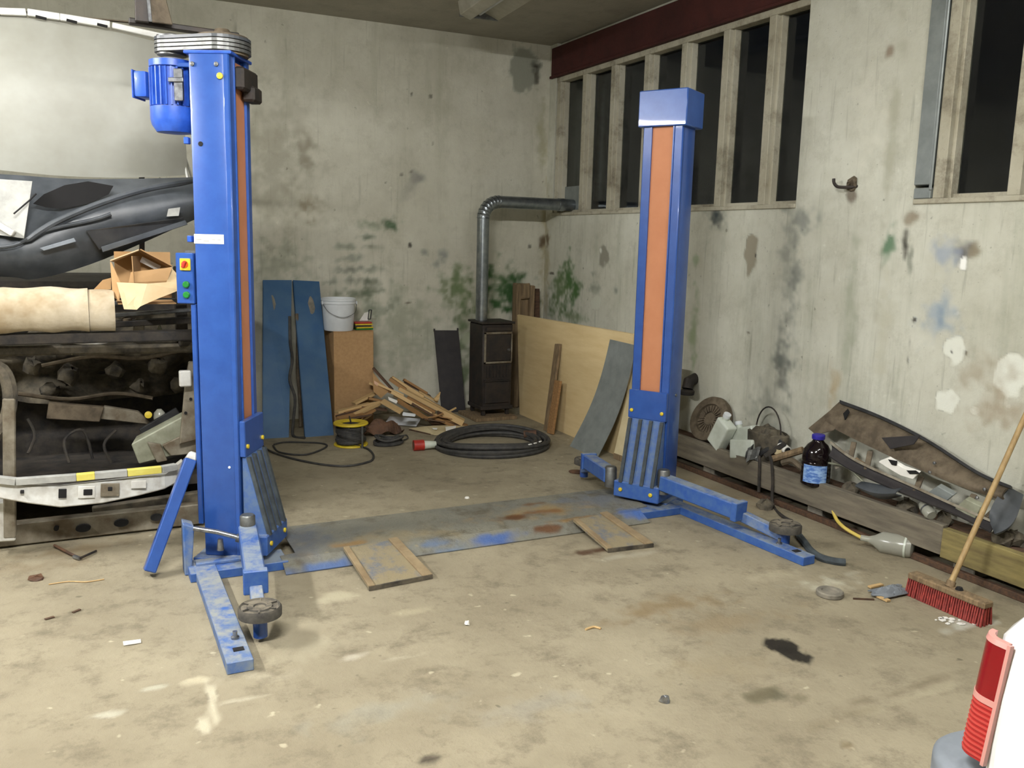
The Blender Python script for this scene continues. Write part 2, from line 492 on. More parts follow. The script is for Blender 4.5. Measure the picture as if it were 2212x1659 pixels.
back_spots = [
    elb((-1.546, 0.000, 0.741), 1.2, 0.55, lin(132, 138, 118), 0.55),
    elb((-2.564, 0.000, 2.171), 0.42, 0.75, lin(128, 124, 106), 0.45),  # brownish patch, partly the motor post's shadow painted in
    elb((-2.347, 0.000, 2.412), 0.10, 0.35, lin(120, 112, 92), 0.5),
    elb((-2.304, 0.000, 1.849), 0.12, 0.12, lin(120, 106, 78), 0.6),
    elb((-2.618, 0.000, 1.361), 0.35, 0.25, lin(116, 122, 104), 0.6),
    elb((-1.557, 0.000, 1.718), 0.14, 0.10, lin(58, 88, 58), 0.95, 0.15),
    elb((-1.712, 0.000, 1.706), 0.22, 0.06, lin(92, 112, 84), 0.6),
    elb((-1.784, 0.000, 1.602), 0.12, 0.045, lin(72, 92, 72), 0.75),
    elb((-1.953, 0.000, 1.522), 0.16, 0.045, lin(96, 108, 90), 0.6), elb((-1.729, 0.000, 1.506), 0.12, 0.045, lin(92, 100, 82), 0.6),
    elb((-1.954, 0.000, 1.417), 0.2, 0.05, lin(104, 114, 102), 0.6), elb((-1.933, 0.000, 1.311), 0.2, 0.05, lin(92, 100, 90), 0.75), elb((-1.700, 0.000, 1.317), 0.16, 0.05, lin(104, 112, 98), 0.6),
    elb((-1.913, 0.000, 1.213), 0.24, 0.055, lin(84, 94, 82), 0.8), elb((-1.700, 0.000, 1.213), 0.16, 0.05, lin(94, 102, 84), 0.7), elb((-1.892, 0.000, 1.114), 0.26, 0.055, lin(90, 102, 80), 0.75), elb((-1.721, 0.000, 1.114), 0.16, 0.05, lin(88, 100, 80), 0.7), elb((-1.700, 0.000, 0.976), 0.22, 0.1, lin(88, 106, 86), 0.6),
    elb((-1.331, 0.000, 2.144), 0.12, 0.08, lin(118, 118, 114), 0.9), elb((-1.383, 0.000, 2.036), 0.14, 0.16, lin(140, 138, 128), 0.7),
    elb((-1.086, 0.000, 1.441), 0.08, 0.11, lin(120, 126, 122), 0.8), elb((-1.259, 0.000, 1.480), 0.05, 0.05, lin(122, 126, 118), 0.8),
    elb((-0.896, 0.000, 1.119), 0.26, 0.36, lin(86, 108, 62), 0.85, 0.05),
    elb((-0.853, 0.000, 0.546), 0.14, 0.45, lin(86, 104, 66), 0.8, 0.1),
    elb((-0.435, 0.000, 1.073), 0.42, 0.34, lin(44, 82, 38), 0.97, 0.2),
    elb((-0.504, 0.000, 1.251), 0.2, 0.12, lin(60, 92, 50), 0.8),
    elb((-0.807, 0.000, 0.656), 0.07, 0.09, lin(170, 176, 150), 0.8, 0.5),
    elb((-0.262, 0.000, 3.190), 0.2, 0.24, lin(136, 138, 124), 0.9, 0.75),
    elb((-0.156, 0.000, 3.221), 0.06, 0.08, lin(44, 38, 30), 0.95, 0.3), elb((-0.137, 0.000, 3.119), 0.04, 0.16, lin(74, 70, 58), 0.8, 0.3),
    elb((-0.006, 0.000, 1.433), 0.05, 0.9, lin(150, 138, 98), 0.6), elb((-0.028, 0.000, 1.612), 0.05, 0.08, lin(90, 74, 52), 0.9, 0.3), elb((-0.070, -0.000, 2.573), 0.06, 0.5, lin(148, 144, 112), 0.6),
    elb((-1.394, 0.000, 1.541), 0.025, 0.035, BLK, 0.9, 0.4), elb((-1.467, 0.000, 2.165), 0.03, 0.015, BLK, 0.85, 0.4), elb((-1.384, 0.000, 2.198), 0.035, 0.012, BLK, 0.7, 0.4),
    elb((-1.205, 0.000, 2.858), 0.02, 0.02, BLK, 0.8, 0.4), elb((-1.384, 0.000, 2.862), 0.012, 0.025, BLK, 0.8, 0.4), elb((-1.179, 0.000, 2.454), 0.012, 0.05, lin(110, 98, 78), 0.8),
    elb((-0.163, 0.000, 1.556), 0.03, 0.03, BLK, 0.8, 0.4), elb((-1.423, 0.000, 1.015), 0.06, 0.02, lin(80, 70, 56), 0.8, 0.3),
    elb((-2.886, 0.000, 3.292), 0.012, 0.22, lin(120, 116, 98), 0.8),
    elb((-2.168, 0.000, 2.597), 0.5, 0.2, lin(206, 204, 188), 0.5), elb((-1.150, 0.000, 1.881), 0.6, 0.5, lin(200, 198, 180), 0.35),
]
right_spots = [
    ell((0.000, -3.333, 1.292), 0.14, 0.75, lin(112, 116, 110), 0.55), ell((0.000, -3.335, 0.870), 0.10, 0.30, lin(86, 90, 86), 0.6), ell((0.000, -3.379, 1.442), 0.07, 0.28, lin(100, 106, 102), 0.6),  # soot band that also has the capped post's shadow painted into it
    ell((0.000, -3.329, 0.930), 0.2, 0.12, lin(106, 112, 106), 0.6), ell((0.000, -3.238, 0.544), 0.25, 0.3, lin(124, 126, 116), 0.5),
    ell((0.000, -2.592, 1.795), 0.14, 0.12, lin(58, 68, 70), 0.95, 0.1), ell((0.000, -3.424, 1.776), 0.2, 0.1, lin(104, 110, 106), 0.6),  # first a smudge under the sill, then painted shading above the soot band
    ell((0.000, -2.965, 1.543), 0.075, 0.13, lin(146, 140, 122), 0.98, 0.8), ell((0.000, -3.016, 1.544), 0.014, 0.02, BLK, 0.9, 0.4),
    ell((0.000, -4.092, 1.610), 0.075, 0.12, lin(88, 122, 92), 0.9, 0.35), ell((0.000, -4.210, 1.635), 0.032, 0.085, lin(48, 46, 38), 0.95, 0.2), ell((0.000, -4.258, 1.555), 0.03, 0.1, lin(84, 92, 78), 0.6),
    ell((0.000, -4.565, 1.592), 0.09, 0.10, lin(96, 94, 94), 0.9, 0.2), ell((0.000, -4.629, 1.601), 0.05, 0.08, lin(130, 120, 98), 0.8, 0.2), ell((0.000, -4.469, 1.597), 0.11, 0.12, lin(146, 158, 176), 0.7),
    ell((0.000, -4.571, 1.541), 0.035, 0.04, lin(246, 246, 240), 1.0, 0.75),
    ell((0.000, -4.447, 1.243), 0.16, 0.18, lin(150, 164, 178), 0.7), ell((0.000, -4.483, 1.246), 0.05, 0.09, lin(118, 140, 158), 0.6),
    ell((0.000, -4.565, 1.090), 0.07, 0.08, WHT, 0.97, 0.8), ell((0.000, -4.901, 1.010), 0.085, 0.11, WHT, 0.97, 0.8), ell((0.000, -4.547, 0.828), 0.08, 0.075, WHT, 0.97, 0.82), ell((0.000, -4.726, 0.804), 0.04, 0.03, WHT, 0.9, 0.6),
    ell((0.000, -4.563, 1.083), 0.012, 0.014, BLK, 0.9, 0.4), ell((0.000, -4.639, 1.085), 0.016, 0.02, lin(96, 90, 76), 0.9, 0.3),
    ell((0.000, -4.740, 1.010), 0.2, 0.12, lin(156, 144, 122), 0.6), ell((0.000, -4.812, 0.832), 0.25, 0.14, lin(148, 130, 104), 0.6),
    ell((0.000, -3.785, 0.730), 0.06, 0.2, lin(168, 146, 106), 0.6), ell((0.000, -3.864, 1.162), 0.06, 0.8, lin(152, 156, 136), 0.6), ell((0.000, -4.104, 1.132), 0.08, 0.5, lin(186, 184, 164), 0.6),
    ell((0.000, -1.095, 1.512), 0.10, 0.11, lin(134, 132, 118), 0.9, 0.65), ell((0.000, -1.039, 1.543), 0.03, 0.03, WHT, 0.8, 0.5),
    ell((0.000, -0.996, 1.096), 0.09, 0.10, lin(196, 198, 182), 0.9, 0.7),
    ell((0.000, -0.509, 1.191), 0.24, 0.34, lin(66, 102, 50), 0.95, 0.1), ell((0.000, -0.293, 1.090), 0.2, 0.28, lin(86, 112, 64), 0.85, 0.1), ell((0.000, -0.659, 0.901), 0.25, 0.12, lin(96, 116, 78), 0.7),
    ell((0.000, -1.304, 1.216), 0.08, 0.06, lin(106, 114, 104), 0.8), ell((0.000, -0.963, 1.217), 0.14, 0.08, lin(124, 130, 116), 0.7), ell((0.000, -0.939, 1.330), 0.06, 0.05, lin(104, 108, 96), 0.7),
    ell((0.000, -2.399, 1.023), 0.06, 0.5, lin(132, 150, 108), 0.7), ell((0.000, -2.355, 1.501), 0.05, 0.06, lin(140, 156, 122), 0.7), ell((0.000, -2.370, 1.331), 0.05, 0.05, lin(140, 156, 122), 0.7),
    ell((0.000, -3.798, 1.919), 0.05, 0.06, lin(112, 102, 88), 0.9, 0.4), ell((0.000, -3.884, 2.355), 0.16, 0.5, lin(212, 210, 194), 0.5), ell((0.000, -4.045, 2.212), 0.06, 0.9, lin(160, 158, 138), 0.6),
    ell((0.000, -4.311, 1.230), 0.02, 0.02, BLK, 0.9, 0.3), ell((0.000, -4.299, 1.101), 0.005, 0.10, lin(70, 64, 54), 0.9, 0.2), ell((0.000, -2.990, 1.016), 0.03, 0.012, lin(84, 76, 62), 0.9, 0.3),
    ell((0.000, -4.247, 1.779), 0.07, 0.05, lin(124, 108, 84), 0.7, 0.2), ell((0.000, -3.974, 2.691), 0.04, 0.05, lin(120, 98, 76), 0.7, 0.2),
    ell((0.000, -0.036, 1.434), 0.10, 0.9, lin(160, 148, 108), 0.6), ell((0.000, -0.054, 1.613), 0.05, 0.10, lin(100, 82, 58), 0.8, 0.3), ell((0.000, -0.140, 1.304), 0.07, 0.02, lin(60, 50, 38), 0.9, 0.3),
]
floor_spots = [
    elf((-2.091, -2.965, 0.000), 1.3, 0.5, lin(150, 142, 118), 0.4),
    elf((-1.818, -4.615, 0.000), 0.42, 0.13, lin(122, 104, 74), 0.75), elf((-1.624, -4.855, 0.000), 0.5, 0.16, lin(132, 116, 88), 0.5), elf((-1.937, -5.174, 0.000), 0.3, 0.2, lin(138, 126, 100), 0.5),
    elf((-1.592, -5.131, 0.000), 0.085, 0.075, lin(30, 27, 22), 0.98, 0.75), elf((-1.604, -5.221, 0.000), 0.065, 0.075, lin(30, 27, 22), 0.98, 0.75), elf((-1.609, -5.101, 0.000), 0.05, 0.05, lin(38, 34, 28), 0.95, 0.6),
    elf((-1.899, -5.400, 0.000), 0.13, 0.05, lin(94, 88, 68), 0.9, 0.4), elf((-1.871, -5.430, 0.000), 0.06, 0.05, lin(92, 88, 70), 0.8, 0.3), elf((-1.820, -5.480, 0.000), 0.05, 0.035, lin(110, 102, 82), 0.8, 0.3),
    elf((-1.771, -3.891, 0.000), 0.16, 0.07, lin(76, 54, 38), 0.95, 0.3), elf((-1.657, -4.025, 0.000), 0.35, 0.05, lin(180, 176, 158), 0.36),
    elf((-3.176, -5.291, 0.000), 0.045, 0.03, lin(60, 54, 46), 0.9, 0.5), elf((-1.904, -5.769, 0.000), 0.03, 0.02, lin(112, 98, 72), 0.8, 0.4),
    elf((-0.883, -4.703, 0.000), 0.22, 0.11, lin(198, 194, 174), 0.61, 0.1), elf((-1.028, -4.526, 0.000), 0.3, 0.08, lin(180, 170, 144), 0.43), elf((-0.714, -5.292, 0.000), 0.14, 0.06, lin(190, 190, 178), 0.65, 0.4), elf((-0.615, -5.308, 0.000), 0.08, 0.05, lin(198, 196, 184), 0.65, 0.5),
    elf((-3.781, -4.500, 0.000), 0.06, 0.05, lin(198, 188, 160), 0.58, 0.3), elf((-3.747, -4.614, 0.000), 0.022, 0.10, lin(200, 192, 168), 0.65, 0.3), elf((-3.758, -4.726, 0.000), 0.022, 0.09, lin(200, 192, 168), 0.65, 0.3), elf((-3.793, -4.805, 0.000), 0.03, 0.07, lin(200, 192, 168), 0.65, 0.3), elf((-3.673, -4.697, -0.000), 0.13, 0.02, lin(192, 184, 162), 0.50, 0.2),
    elf((-3.592, -4.537, 0.000), 0.14, 0.08, lin(190, 182, 160), 0.43), elf((-3.209, -4.540, 0.000), 0.12, 0.035, lin(192, 184, 166), 0.58, 0.2), elf((-3.058, -4.618, 0.000), 0.2, 0.02, lin(184, 176, 154), 0.43), elf((-4.080, -4.617, 0.000), 0.07, 0.03, lin(190, 186, 168), 0.58, 0.3), elf((-3.920, -4.493, 0.000), 0.06, 0.025, lin(188, 186, 168), 0.50, 0.3),
    elf((-3.140, -3.960, 0.000), 0.12, 0.07, lin(190, 182, 154), 0.50, 0.2), elf((-2.889, -4.243, 0.000), 0.2, 0.06, lin(184, 174, 144), 0.36), elf((-3.326, -4.388, 0.000), 0.2, 0.15, lin(180, 174, 150), 0.29),
    elf((-1.433, -5.584, 0.000), 0.35, 0.03, lin(112, 102, 82), 0.7, 0.1), elf((-1.428, -5.640, 0.000), 0.3, 0.03, lin(170, 162, 136), 0.43, 0.1), elf((-1.748, -5.637, 0.000), 0.3, 0.03, lin(122, 112, 90), 0.6),
    elf((-2.024, -3.089, 0.000), 0.35, 0.10, lin(118, 112, 96), 0.4), elf((-2.705, -5.136, 0.000), 0.25, 0.15, lin(150, 146, 132), 0.5), elf((-3.242, -4.968, 0.000), 0.35, 0.12, lin(146, 144, 130), 0.5),
    elf((-4.386, -3.038, 0.000), 0.35, 0.12, lin(110, 94, 70), 0.6), elf((-4.209, -2.871, -0.000), 0.5, 0.12, lin(120, 104, 78), 0.7), elf((-4.330, -3.218, 0.000), 0.05, 0.02, lin(80, 70, 54), 0.85, 0.3), elf((-4.270, -3.709, 0.000), 0.04, 0.012, lin(80, 70, 54), 0.85, 0.3), elf((-4.174, -3.674, 0.000), 0.03, 0.012, lin(80, 70, 54), 0.85, 0.3),
    elf((-2.050, -2.559, 0.000), 0.12, 0.02, lin(180, 176, 154), 0.43), elf((-2.827, -1.902, 0.000), 0.4, 0.2, lin(122, 112, 92), 0.4), elf((-0.421, -3.419, 0.000), 0.3, 0.3, lin(146, 126, 96), 0.5), elf((-0.370, -2.973, 0.000), 0.25, 0.2, lin(140, 124, 96), 0.5),
]
surface('wall_back_plaster', lin(200, 198, 182), lin(178, 175, 158), lin(146, 143, 124), stains=True, streak=0.35, streak_col=lin(142, 142, 120), speck=lin(206, 204, 186))
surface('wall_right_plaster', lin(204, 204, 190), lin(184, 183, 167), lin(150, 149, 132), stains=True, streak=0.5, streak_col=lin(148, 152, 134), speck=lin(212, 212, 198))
surface('floor_concrete', lin(154, 145, 122), lin(134, 125, 104), lin(98, 90, 74), stains=True, rough=0.75, speck=lin(202, 192, 164), fine=0.5, bump=0.3)
surface('ceiling_plaster', lin(178, 174, 162), lin(160, 156, 144), lin(132, 128, 116))
surface('plain_plaster', lin(180, 178, 160), lin(160, 158, 142), lin(136, 134, 116))
surface('red_oxide', lin(80, 42, 38), lin(66, 36, 34), lin(52, 32, 30), rough=0.7, fine=0.4)
surface('frame_paint', lin(186, 182, 164), lin(160, 154, 134), lin(110, 102, 86), rough=0.75, fine=0.55, bump=0.4)

XL, YF, HC = -9.0, -11.0, 3.43
Z0 = (0, 0, 0)
fm = MB()
slab(fm, (-5.3, -6.6, -0.2), (0.3, 0.3, 0), 2, 1, 0.017)
fm.bx(XL-0.3, -5.3, -6.6, 0.3, -0.2, 0); fm.bx(XL-0.3, 0.3, YF-0.3, -6.6, -0.2, 0)
fo = struct(fm.build('floor', 'floor_concrete', origin=Z0)); stain(fo, floor_spots, 0.34)
struct(MB().bx(XL-0.3, 0.3, YF-0.3, 0.3, HC, HC+0.2).build('ceiling', 'ceiling_plaster', origin=Z0))
bm_ = MB()
slab(bm_, (-4.0, 0, 0), (0.3, 0.3, HC), 1, -1, 0.017); bm_.bx(XL-0.3, -4.0, 0, 0.3, 0, HC)
bo = struct(bm_.build('wall_back', 'wall_back_plaster', origin=Z0)); stain(bo, back_spots, 0.34, 3.0)
struct(MB().bx(XL-0.3, XL, YF, 0, 0, HC).build('wall_left', 'plain_plaster', origin=Z0))
struct(MB().bx(XL-0.3, 0.3, YF-0.3, YF, 0, HC).build('wall_front', 'plain_plaster', origin=Z0))
SILL, HEAD = 1.85, 3.12
W1 = (-3.35, -0.13); W2 = (-6.9, -4.235)
wr = MB()
slab(wr, (0, -6.0, 0), (0.3, 0, SILL), 0, -1, 0.012)
slab(wr, (0, W1[1], SILL), (0.3, 0, HC), 0, -1, 0.022)
slab(wr, (0, W2[1], SILL), (0.3, W1[0], HC), 0, -1, 0.014)
wr.bx(0, 0.3, YF, -6.0, 0, SILL)
wr.bx(0, 0.3, YF, W2[0], SILL, HC)
wr.bx(0.04, 0.3, W1[0], W1[1], HEAD+0.27, HC)
wr.bx(0, 0.3, W2[0], W2[1], HEAD, HC)
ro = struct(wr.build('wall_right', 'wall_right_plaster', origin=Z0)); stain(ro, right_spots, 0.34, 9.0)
# red steel lintel over the first window
lb = MB()
lb.bx(-0.012, 0.28, W1[0]-0.25, -0.045, HEAD+0.02, HEAD+0.275)
lb.bx(-0.03, 0.28, W1[0]-0.25, -0.045, HEAD, HEAD+0.022)
struct(lb.build('trim_1', 'red_oxide', origin=Z0, bevel=0.003))

def window(name, y0, y1, mulls, zt):
    root = thing(name, None, None, (0.0, (y0+y1)/2, SILL)); root['kind'] = 'structure'
    FX = 0.035                                       # front of the frame, set back in the reveal
    MB().bx(-0.012, 0.20, y0, y1, SILL, SILL+0.028).build('window_sill', 'frame_paint', root, 0.004)
    MB().bx(FX-0.03, 0.12, y0, y1, zt-0.045, zt).build('window_head', 'frame_paint', root, 0.004)
    edges = []
    for yc in mulls:
        m = MB()
        m.bx(FX-0.035, FX+0.075, yc-0.033, yc+0.033, SILL+0.028, zt-0.045)
        m.bx(FX+0.0, FX+0.065, yc-0.05, yc+0.05, SILL+0.028, zt-0.045)
        m.build('mullion', 'frame_paint', root, 0.003)
    ys = sorted([y0]+list(mulls)+[y1])
    for a, b in zip(ys, ys[1:]):
        MB().bx(FX+0.05, FX+0.056, a+0.01, b-0.01, SILL+0.02, zt-0.03).build('pane', 'window_glass', root)
        MB().bx(FX+0.02, FX+0.07, a+0.03, b-0.03, SILL+0.028, SILL+0.052).build('bottom_rail', 'frame_paint', root, 0.003)
    return root
w1 = window('window_1', W1[0], W1[1], [-0.19, -0.655, -1.125, -1.615, -2.095, -2.57, -3.025], HEAD)
MB().bx(0.07, 0.078, -0.62, -0.23, SILL+0.02, SILL+0.27).build('blanking_plate', 'sheet_grey', w1)
w2 = window('window_2', W2[0], W2[1], [-4.38, -4.80, -5.28, -5.76, -6.24, -6.72], HEAD)
# grey metal jamb lining of the second window
jl = MB(); jl.bx(-0.018, 0.05, -4.335, -4.238, SILL+0.10, HEAD); jl.bx(-0.022, -0.01, -4.352, -4.335, SILL+0.07, HEAD)
jl.build('jamb_lining', 'sheet_grey', w2, 0.004)
MB().bx(-0.016, 0.05, -4.345, -4.24, SILL+0.028, SILL+0.085).build('jamb_foot', 'sheet_grey', w2, 0.004)

# ------------------------------------------------------------------ fluorescent fixtures
emit('tube_left', LAMP_COLOR, LAMP_LEFT); emit('tube_near', LAMP_COLOR, LAMP_NEAR); emit('tube_right', LAMP_COLOR, LAMP_RIGHT)
def fixture(c, length, tubes, label, tube_mat, drop=0.0, along='Y', hood=0.0, rz=0.0):
    root = thing('fluorescent_light', label, 'ceiling light', c, rz if along == 'Y' else rz+PI/2, 'fluorescent ceiling lights')
    m = MB(root.matrix_world.copy())
    h = MB(m.M)
    h.bx(-0.07, 0.07, -length/2-0.04, length/2+0.04, 0.0, 0.07)
    h.build('housing', 'housing_white', root, 0.005)
    if hood:
        for s in (-1, 1):
            g = MB(m.M)
            g.prism([(s*0.07, -length/2-0.03, 0.0), (s*0.17, -length/2-0.03, -hood), (s*0.175, -length/2-0.03, -hood), (s*0.075, -length/2-0.03, 0.005)], (0, length+0.06, 0))
            g.build('reflector', 'housing_white', root)
    for k in range(tubes):
        x = (k-(tubes-1)/2)*0.08
        t = MB(m.M); t.tube([(x, -length/2, -0.03), (x, length/2, -0.03)], 0.016, 12)
        t.build('tube', tube_mat, root, smooth=True)
        for s in (-1, 1):
            e = MB(m.M); e.box((x, s*(length/2+0.012), -0.02), (0.035, 0.024, 0.05)); e.build('socket', 'white_plastic', root)
    if drop:
        for s in (-1, 1):
            r = MB(m.M); r.tube([(0, s*length*0.35, 0.07), (0, s*length*0.35, 0.07+drop)], 0.006, 6); r.build('hanger', 'steel_grey', root)
    return root
fixture((-6.3, -3.4, 3.02), 1.5, 2, 'lit twin-tube ceiling light hanging above the stripped car', 'tube_left', drop=0.335, hood=0.036)
fixture((-4.2, -6.4, 3.35), 1.5, 2, 'lit ceiling light near the photographer', 'tube_near', along='X')
fixture((-1.5, -6.2, 3.35), 1.5, 1, 'lit ceiling light above the white car', 'tube_right', along='X')

# the unlit fixture in view on the ceiling
uf = thing('unlit_ceiling_fixture', 'unlit dusty trough-shaped ceiling fixture in front of the red lintel', 'ceiling light', (-1.2, -1.7, 3.43), 0)
g = MB(Matrix.Translation((-1.19, -1.0, 3.43)) @ Matrix.Rotation(rad(-4), 4, 'Z'))
g.prism([(-0.17, 0, 0), (-0.15, 0, -0.10), (-0.06, 0, -0.13), (-0.04, 0, -0.06), (0.05, 0, -0.06), (0.17, 0, -0.11), (0.18, 0, 0)], (0, -1.6, 0))
g.build('housing', 'housing_white', uf, 0.004)
g = MB(Matrix.Translation((-1.19, -1.0, 3.43)) @ Matrix.Rotation(rad(-4), 4, 'Z')); g.tube([(0.0, -0.05, -0.085), (0.0, -1.55, -0.085)], 0.014, 10)
g.build('dead_tube', 'white_plastic', uf, smooth=True)
g = MB(Matrix.Translation((-1.19, -1.0, 3.43)) @ Matrix.Rotation(rad(-4), 4, 'Z')); g.bx(-0.15, 0.17, 0.0, 0.012, -0.11, -0.005)
g.build('end_cap', 'steel_grey', uf)

# ------------------------------------------------------------------ the two-post lift
def lift_post(label, cx, cy, rz, side, ztop=2.45):
    """local frame: +x points to the other post; side = +1 / -1 is the sense of y towards the camera"""
    root = thing('lift_post', label, 'car lift post', (cx, cy, 0), rz, 'posts of the two-post car lift')
    T = root.matrix_world.copy()
    s = side
    def mb():
        return MB(T)
    c = mb()
    c.bx(-0.185, -0.022, -0.125, 0.125, 0.052, ztop)
    col = c.build('column', 'blue_paint', root, 0.012, True, seg=2)
    lo, hi = (-0.07, 0.07)
    for a, b in ((-0.125, lo), (hi, 0.125)):
        mb().bx(-0.03, 0.0, a, b, 0.052, ztop).build('front_flange', 'blue_paint', root, 0.006, True)
        mb().bx(-0.005, 0.006, (b if b < 0 else a)-0.004, (b if b < 0 else a)+0.004, 0.06, ztop-0.01).build('flange_lip', 'blue_paint', root)
    mb().bx(-0.014, -0.008, lo-0.002, hi+0.002, 0.055, ztop-0.03).build('cover_belt', 'orange_belt', root)
    # base frame of the post
    mb().bx(-0.23, 0.03, -0.16, 0.16, 0.0, 0.052).build('base_plate', 'blue_worn', root, 0.004)
    # carriage: head plate, ribbed door guard, foot block
    mb().bx(0.002, 0.03, -0.125, 0.125, 0.55, 0.725).build('carriage_plate', 'blue_paint', root, 0.004)
    g = mb(); g.prism([(0.008, -0.115, 0.55), (0.03, -0.115, 0.55), (0.125, -0.115, 0.16), (0.008, -0.115, 0.16)], (0, 0.23, 0))
    guard = g.build('door_guard', 'blue_rib', root, 0.004)
    for k in range(4):
        y = -0.105+0.07*k
        r = mb(); r.prism([(0.03, y-0.012, 0.548), (0.046, y-0.009, 0.548), (0.142, y-0.009, 0.165), (0.125, y-0.012, 0.165)], (0, 0.022, 0))
        r.build('rubber_rib', 'rubber_rib', guard)
    foot = mb().bx(0.0, 0.135, -0.15, 0.15, 0.07, 0.17).build('carriage_foot', 'blue_worn', root, 0.006)
    for y in (-0.1, 0.1):
        mb().lathe([(0.012, 0), (0.012, 0.008), (0.006, 0.01)], (0.135, y, 0.12), 10, (0, 90, 0)).build('bolt', 'yellow', foot)
        mb().lathe([(0.011, 0), (0.011, 0.008), (0.005, 0.01)], (0.03, y, 0.60), 10, (0, 90, 0)).build('bolt', 'yellow', root)
    return root, T

def arm(root, pivot, knee, pad, zt, w=0.085, h=0.09, padr=0.078):
    """telescopic swing arm: outer box, inner bar, pin and rubber pad"""
    pv, kn, pd = Vector(pivot), Vector(knee), Vector(pad)
    a = MB(); a.bar(pv, kn, w, h)
    o = a.build('swing_arm', 'blue_worn', root, 0.006)
    b = MB(); b.bar(pv.lerp(kn, 0.6), pd, w*0.62, h*0.62)
    i = b.build('arm_extension', 'blue_dusty', root, 0.004)
    d = (kn-pv).normalized()
    rim = MB(); rim.bar(kn-d*0.035, kn+d*0.002, w+0.016, h+0.016); rim.build('arm_collar', 'blue_worn', o, 0.004)
    MB().lathe([(0.036, -0.07), (0.036, zt), (0.030, zt+0.008), (0.0, zt+0.008)], pv, 18).build('pivot_pin', 'steel_grey', root, smooth=True)
    MB().lathe([(0.028, -0.055), (0.028, 0.05)], pd, 16).build('pad_stem', 'blue_paint', root, smooth=True)
    p = MB().lathe([(padr*0.8, 0.028), (padr, 0.034), (padr, 0.066), (padr*0.93, 0.074), (padr*0.86, 0.068), (padr*0.60, 0.068), (padr*0.56, 0.074), (padr*0.3, 0.074), (padr*0.26, 0.068), (0, 0.068)], pd, 28)
    pp = p.build('rubber_pad', 'rubber', root, smooth=True)
    for k in range(6):
        an = k*PI/3+0.3
        MB().bar(pd+Vector((math.cos(an)*0.03, math.sin(an)*0.03, 0.072)), pd+Vector((math.cos(an)*padr*0.85, math.sin(an)*padr*0.85, 0.072)), 0.006, 0.006).build('pad_ridge', 'rubber', pp)

# ---- left post with motor
L, TL = lift_post('blue lift post with the electric motor and belt drive on top', -3.3875, -3.318, rad(-30), -1, 2.40)
def ML(): return MB(TL)
MB().bx(-3.675, -3.578, -4.497, -3.36, 0, 0.047).build('base_leg', 'blue_dusty', L, 0.003)
MB().bx(-3.70, -3.25, -3.54, -3.36, 0, 0.044).build('base_bar', 'blue_worn', L, 0.003)
MB().bx(-3.665, -3.45, -3.46, -3.40, 0.044, 0.06).build('base_lip', 'blue_dusty', L, 0.003)
MB().lathe([(0.016, 0), (0.016, 0.008), (0.009, 0.012), (0.009, 0.03), (0, 0.03)], (-3.615, -4.30, 0.047), 10).build('floor_bolt', 'steel_bright', L)
MB().box((-3.618, -4.40, 0.048), (0.04, 0.03, 0.004)).build('bolt_slot', 'tile_dark', L)
bk = MB(); bk.prism([(-3.715, -3.44, 0.0), (-3.685, -3.44, 0.0), (-3.665, -3.44, 0.235), (-3.715, -3.44, 0.255)], (0.0, 0.10, 0.0))
bk.build('lock_bracket', 'blue_dusty', L, 0.004)
MB().tube([(-3.67, -3.455, 0.235), (-3.57, -3.49, 0.215), (-3.47, -3.53, 0.185)], 0.012, 10).build('lock_rod', 'steel_bright', L, smooth=True)
MB().tube([(-3.49, -3.53, 0.19), (-3.44, -3.545, 0.175)], 0.02, 10).build('rod_end', 'steel_grey', L, smooth=True)
MB().tube([(-3.555, -3.475, 0.12), (-3.555, -3.475, 0.175)], [0.018, 0.012], 10).build('hanging_bolt', 'steel_bright', L, smooth=True)
arm(L, (-3.435, -3.52, 0.20), (-3.492, -4.06, 0.165), (-3.512, -4.26, 0.075), 0.085, padr=0.085)
# front face details (local -y is the outer front face)
for x, z, r in ((-0.165, 2.345, 0.010), (-0.055, 2.345, 0.010)):
    ML().lathe([(r, 0), (r, 0.008), (0, 0.01)], (x, -0.125, z), 10, (90, 0, 0)).build('bolt', 'steel_grey', L)
ML().lathe([(0.014, 0), (0.014, 0.009), (0, 0.012)], (-0.04, -0.125, 2.295), 12, (90, 0, 0)).build('brass_bolt', 'yellow', L)
ML().lathe([(0.011, 0), (0.011, 0.002), (0, 0.002)], (-0.14, -0.125, 2.00), 14, (90, 0, 0)).build('hole', 'tile_dark', L)
st = ML().bx(-0.185, -0.045, -0.1268, -0.125, 1.555, 1.598).build('sticker', 'paper', L)
for k, (xa, xb) in enumerate(((-0.175, -0.15), (-0.14, -0.115), (-0.10, -0.085), (-0.075, -0.06))):
    ML().bx(xa, xb, -0.1275, -0.1268, 1.572 if k != 1 else 1.565, 1.576 if k != 1 else 1.570).build('print_line', 'tape_grey', st)
ML().lathe([(0.006, 0), (0.006, 0.003), (0, 0.003)], (-0.05, -0.125, 0.50), 10, (90, 0, 0)).build('paint_chip', 'paper', L)
cb = ML().bx(-0.285, -0.2, -0.11, 0.09, 1.275, 1.51).build('control_box', 'blue_paint', L, 0.004)
ML().bx(-0.262, -0.212, -0.118, -0.11, 1.43, 1.485).build('switch_plate', 'yellow', cb, 0.002)
ML().box((-0.237, -0.126, 1.458), (0.014, 0.02, 0.034), (0, 25, 0)).build('switch_knob', 'red_plastic', cb, 0.003)
ML().lathe([(0.016, 0), (0.016, 0.004)], (-0.237, -0.118, 1.458), 16, (90, 0, 0)).build('switch_dial', 'orange_plastic', cb)
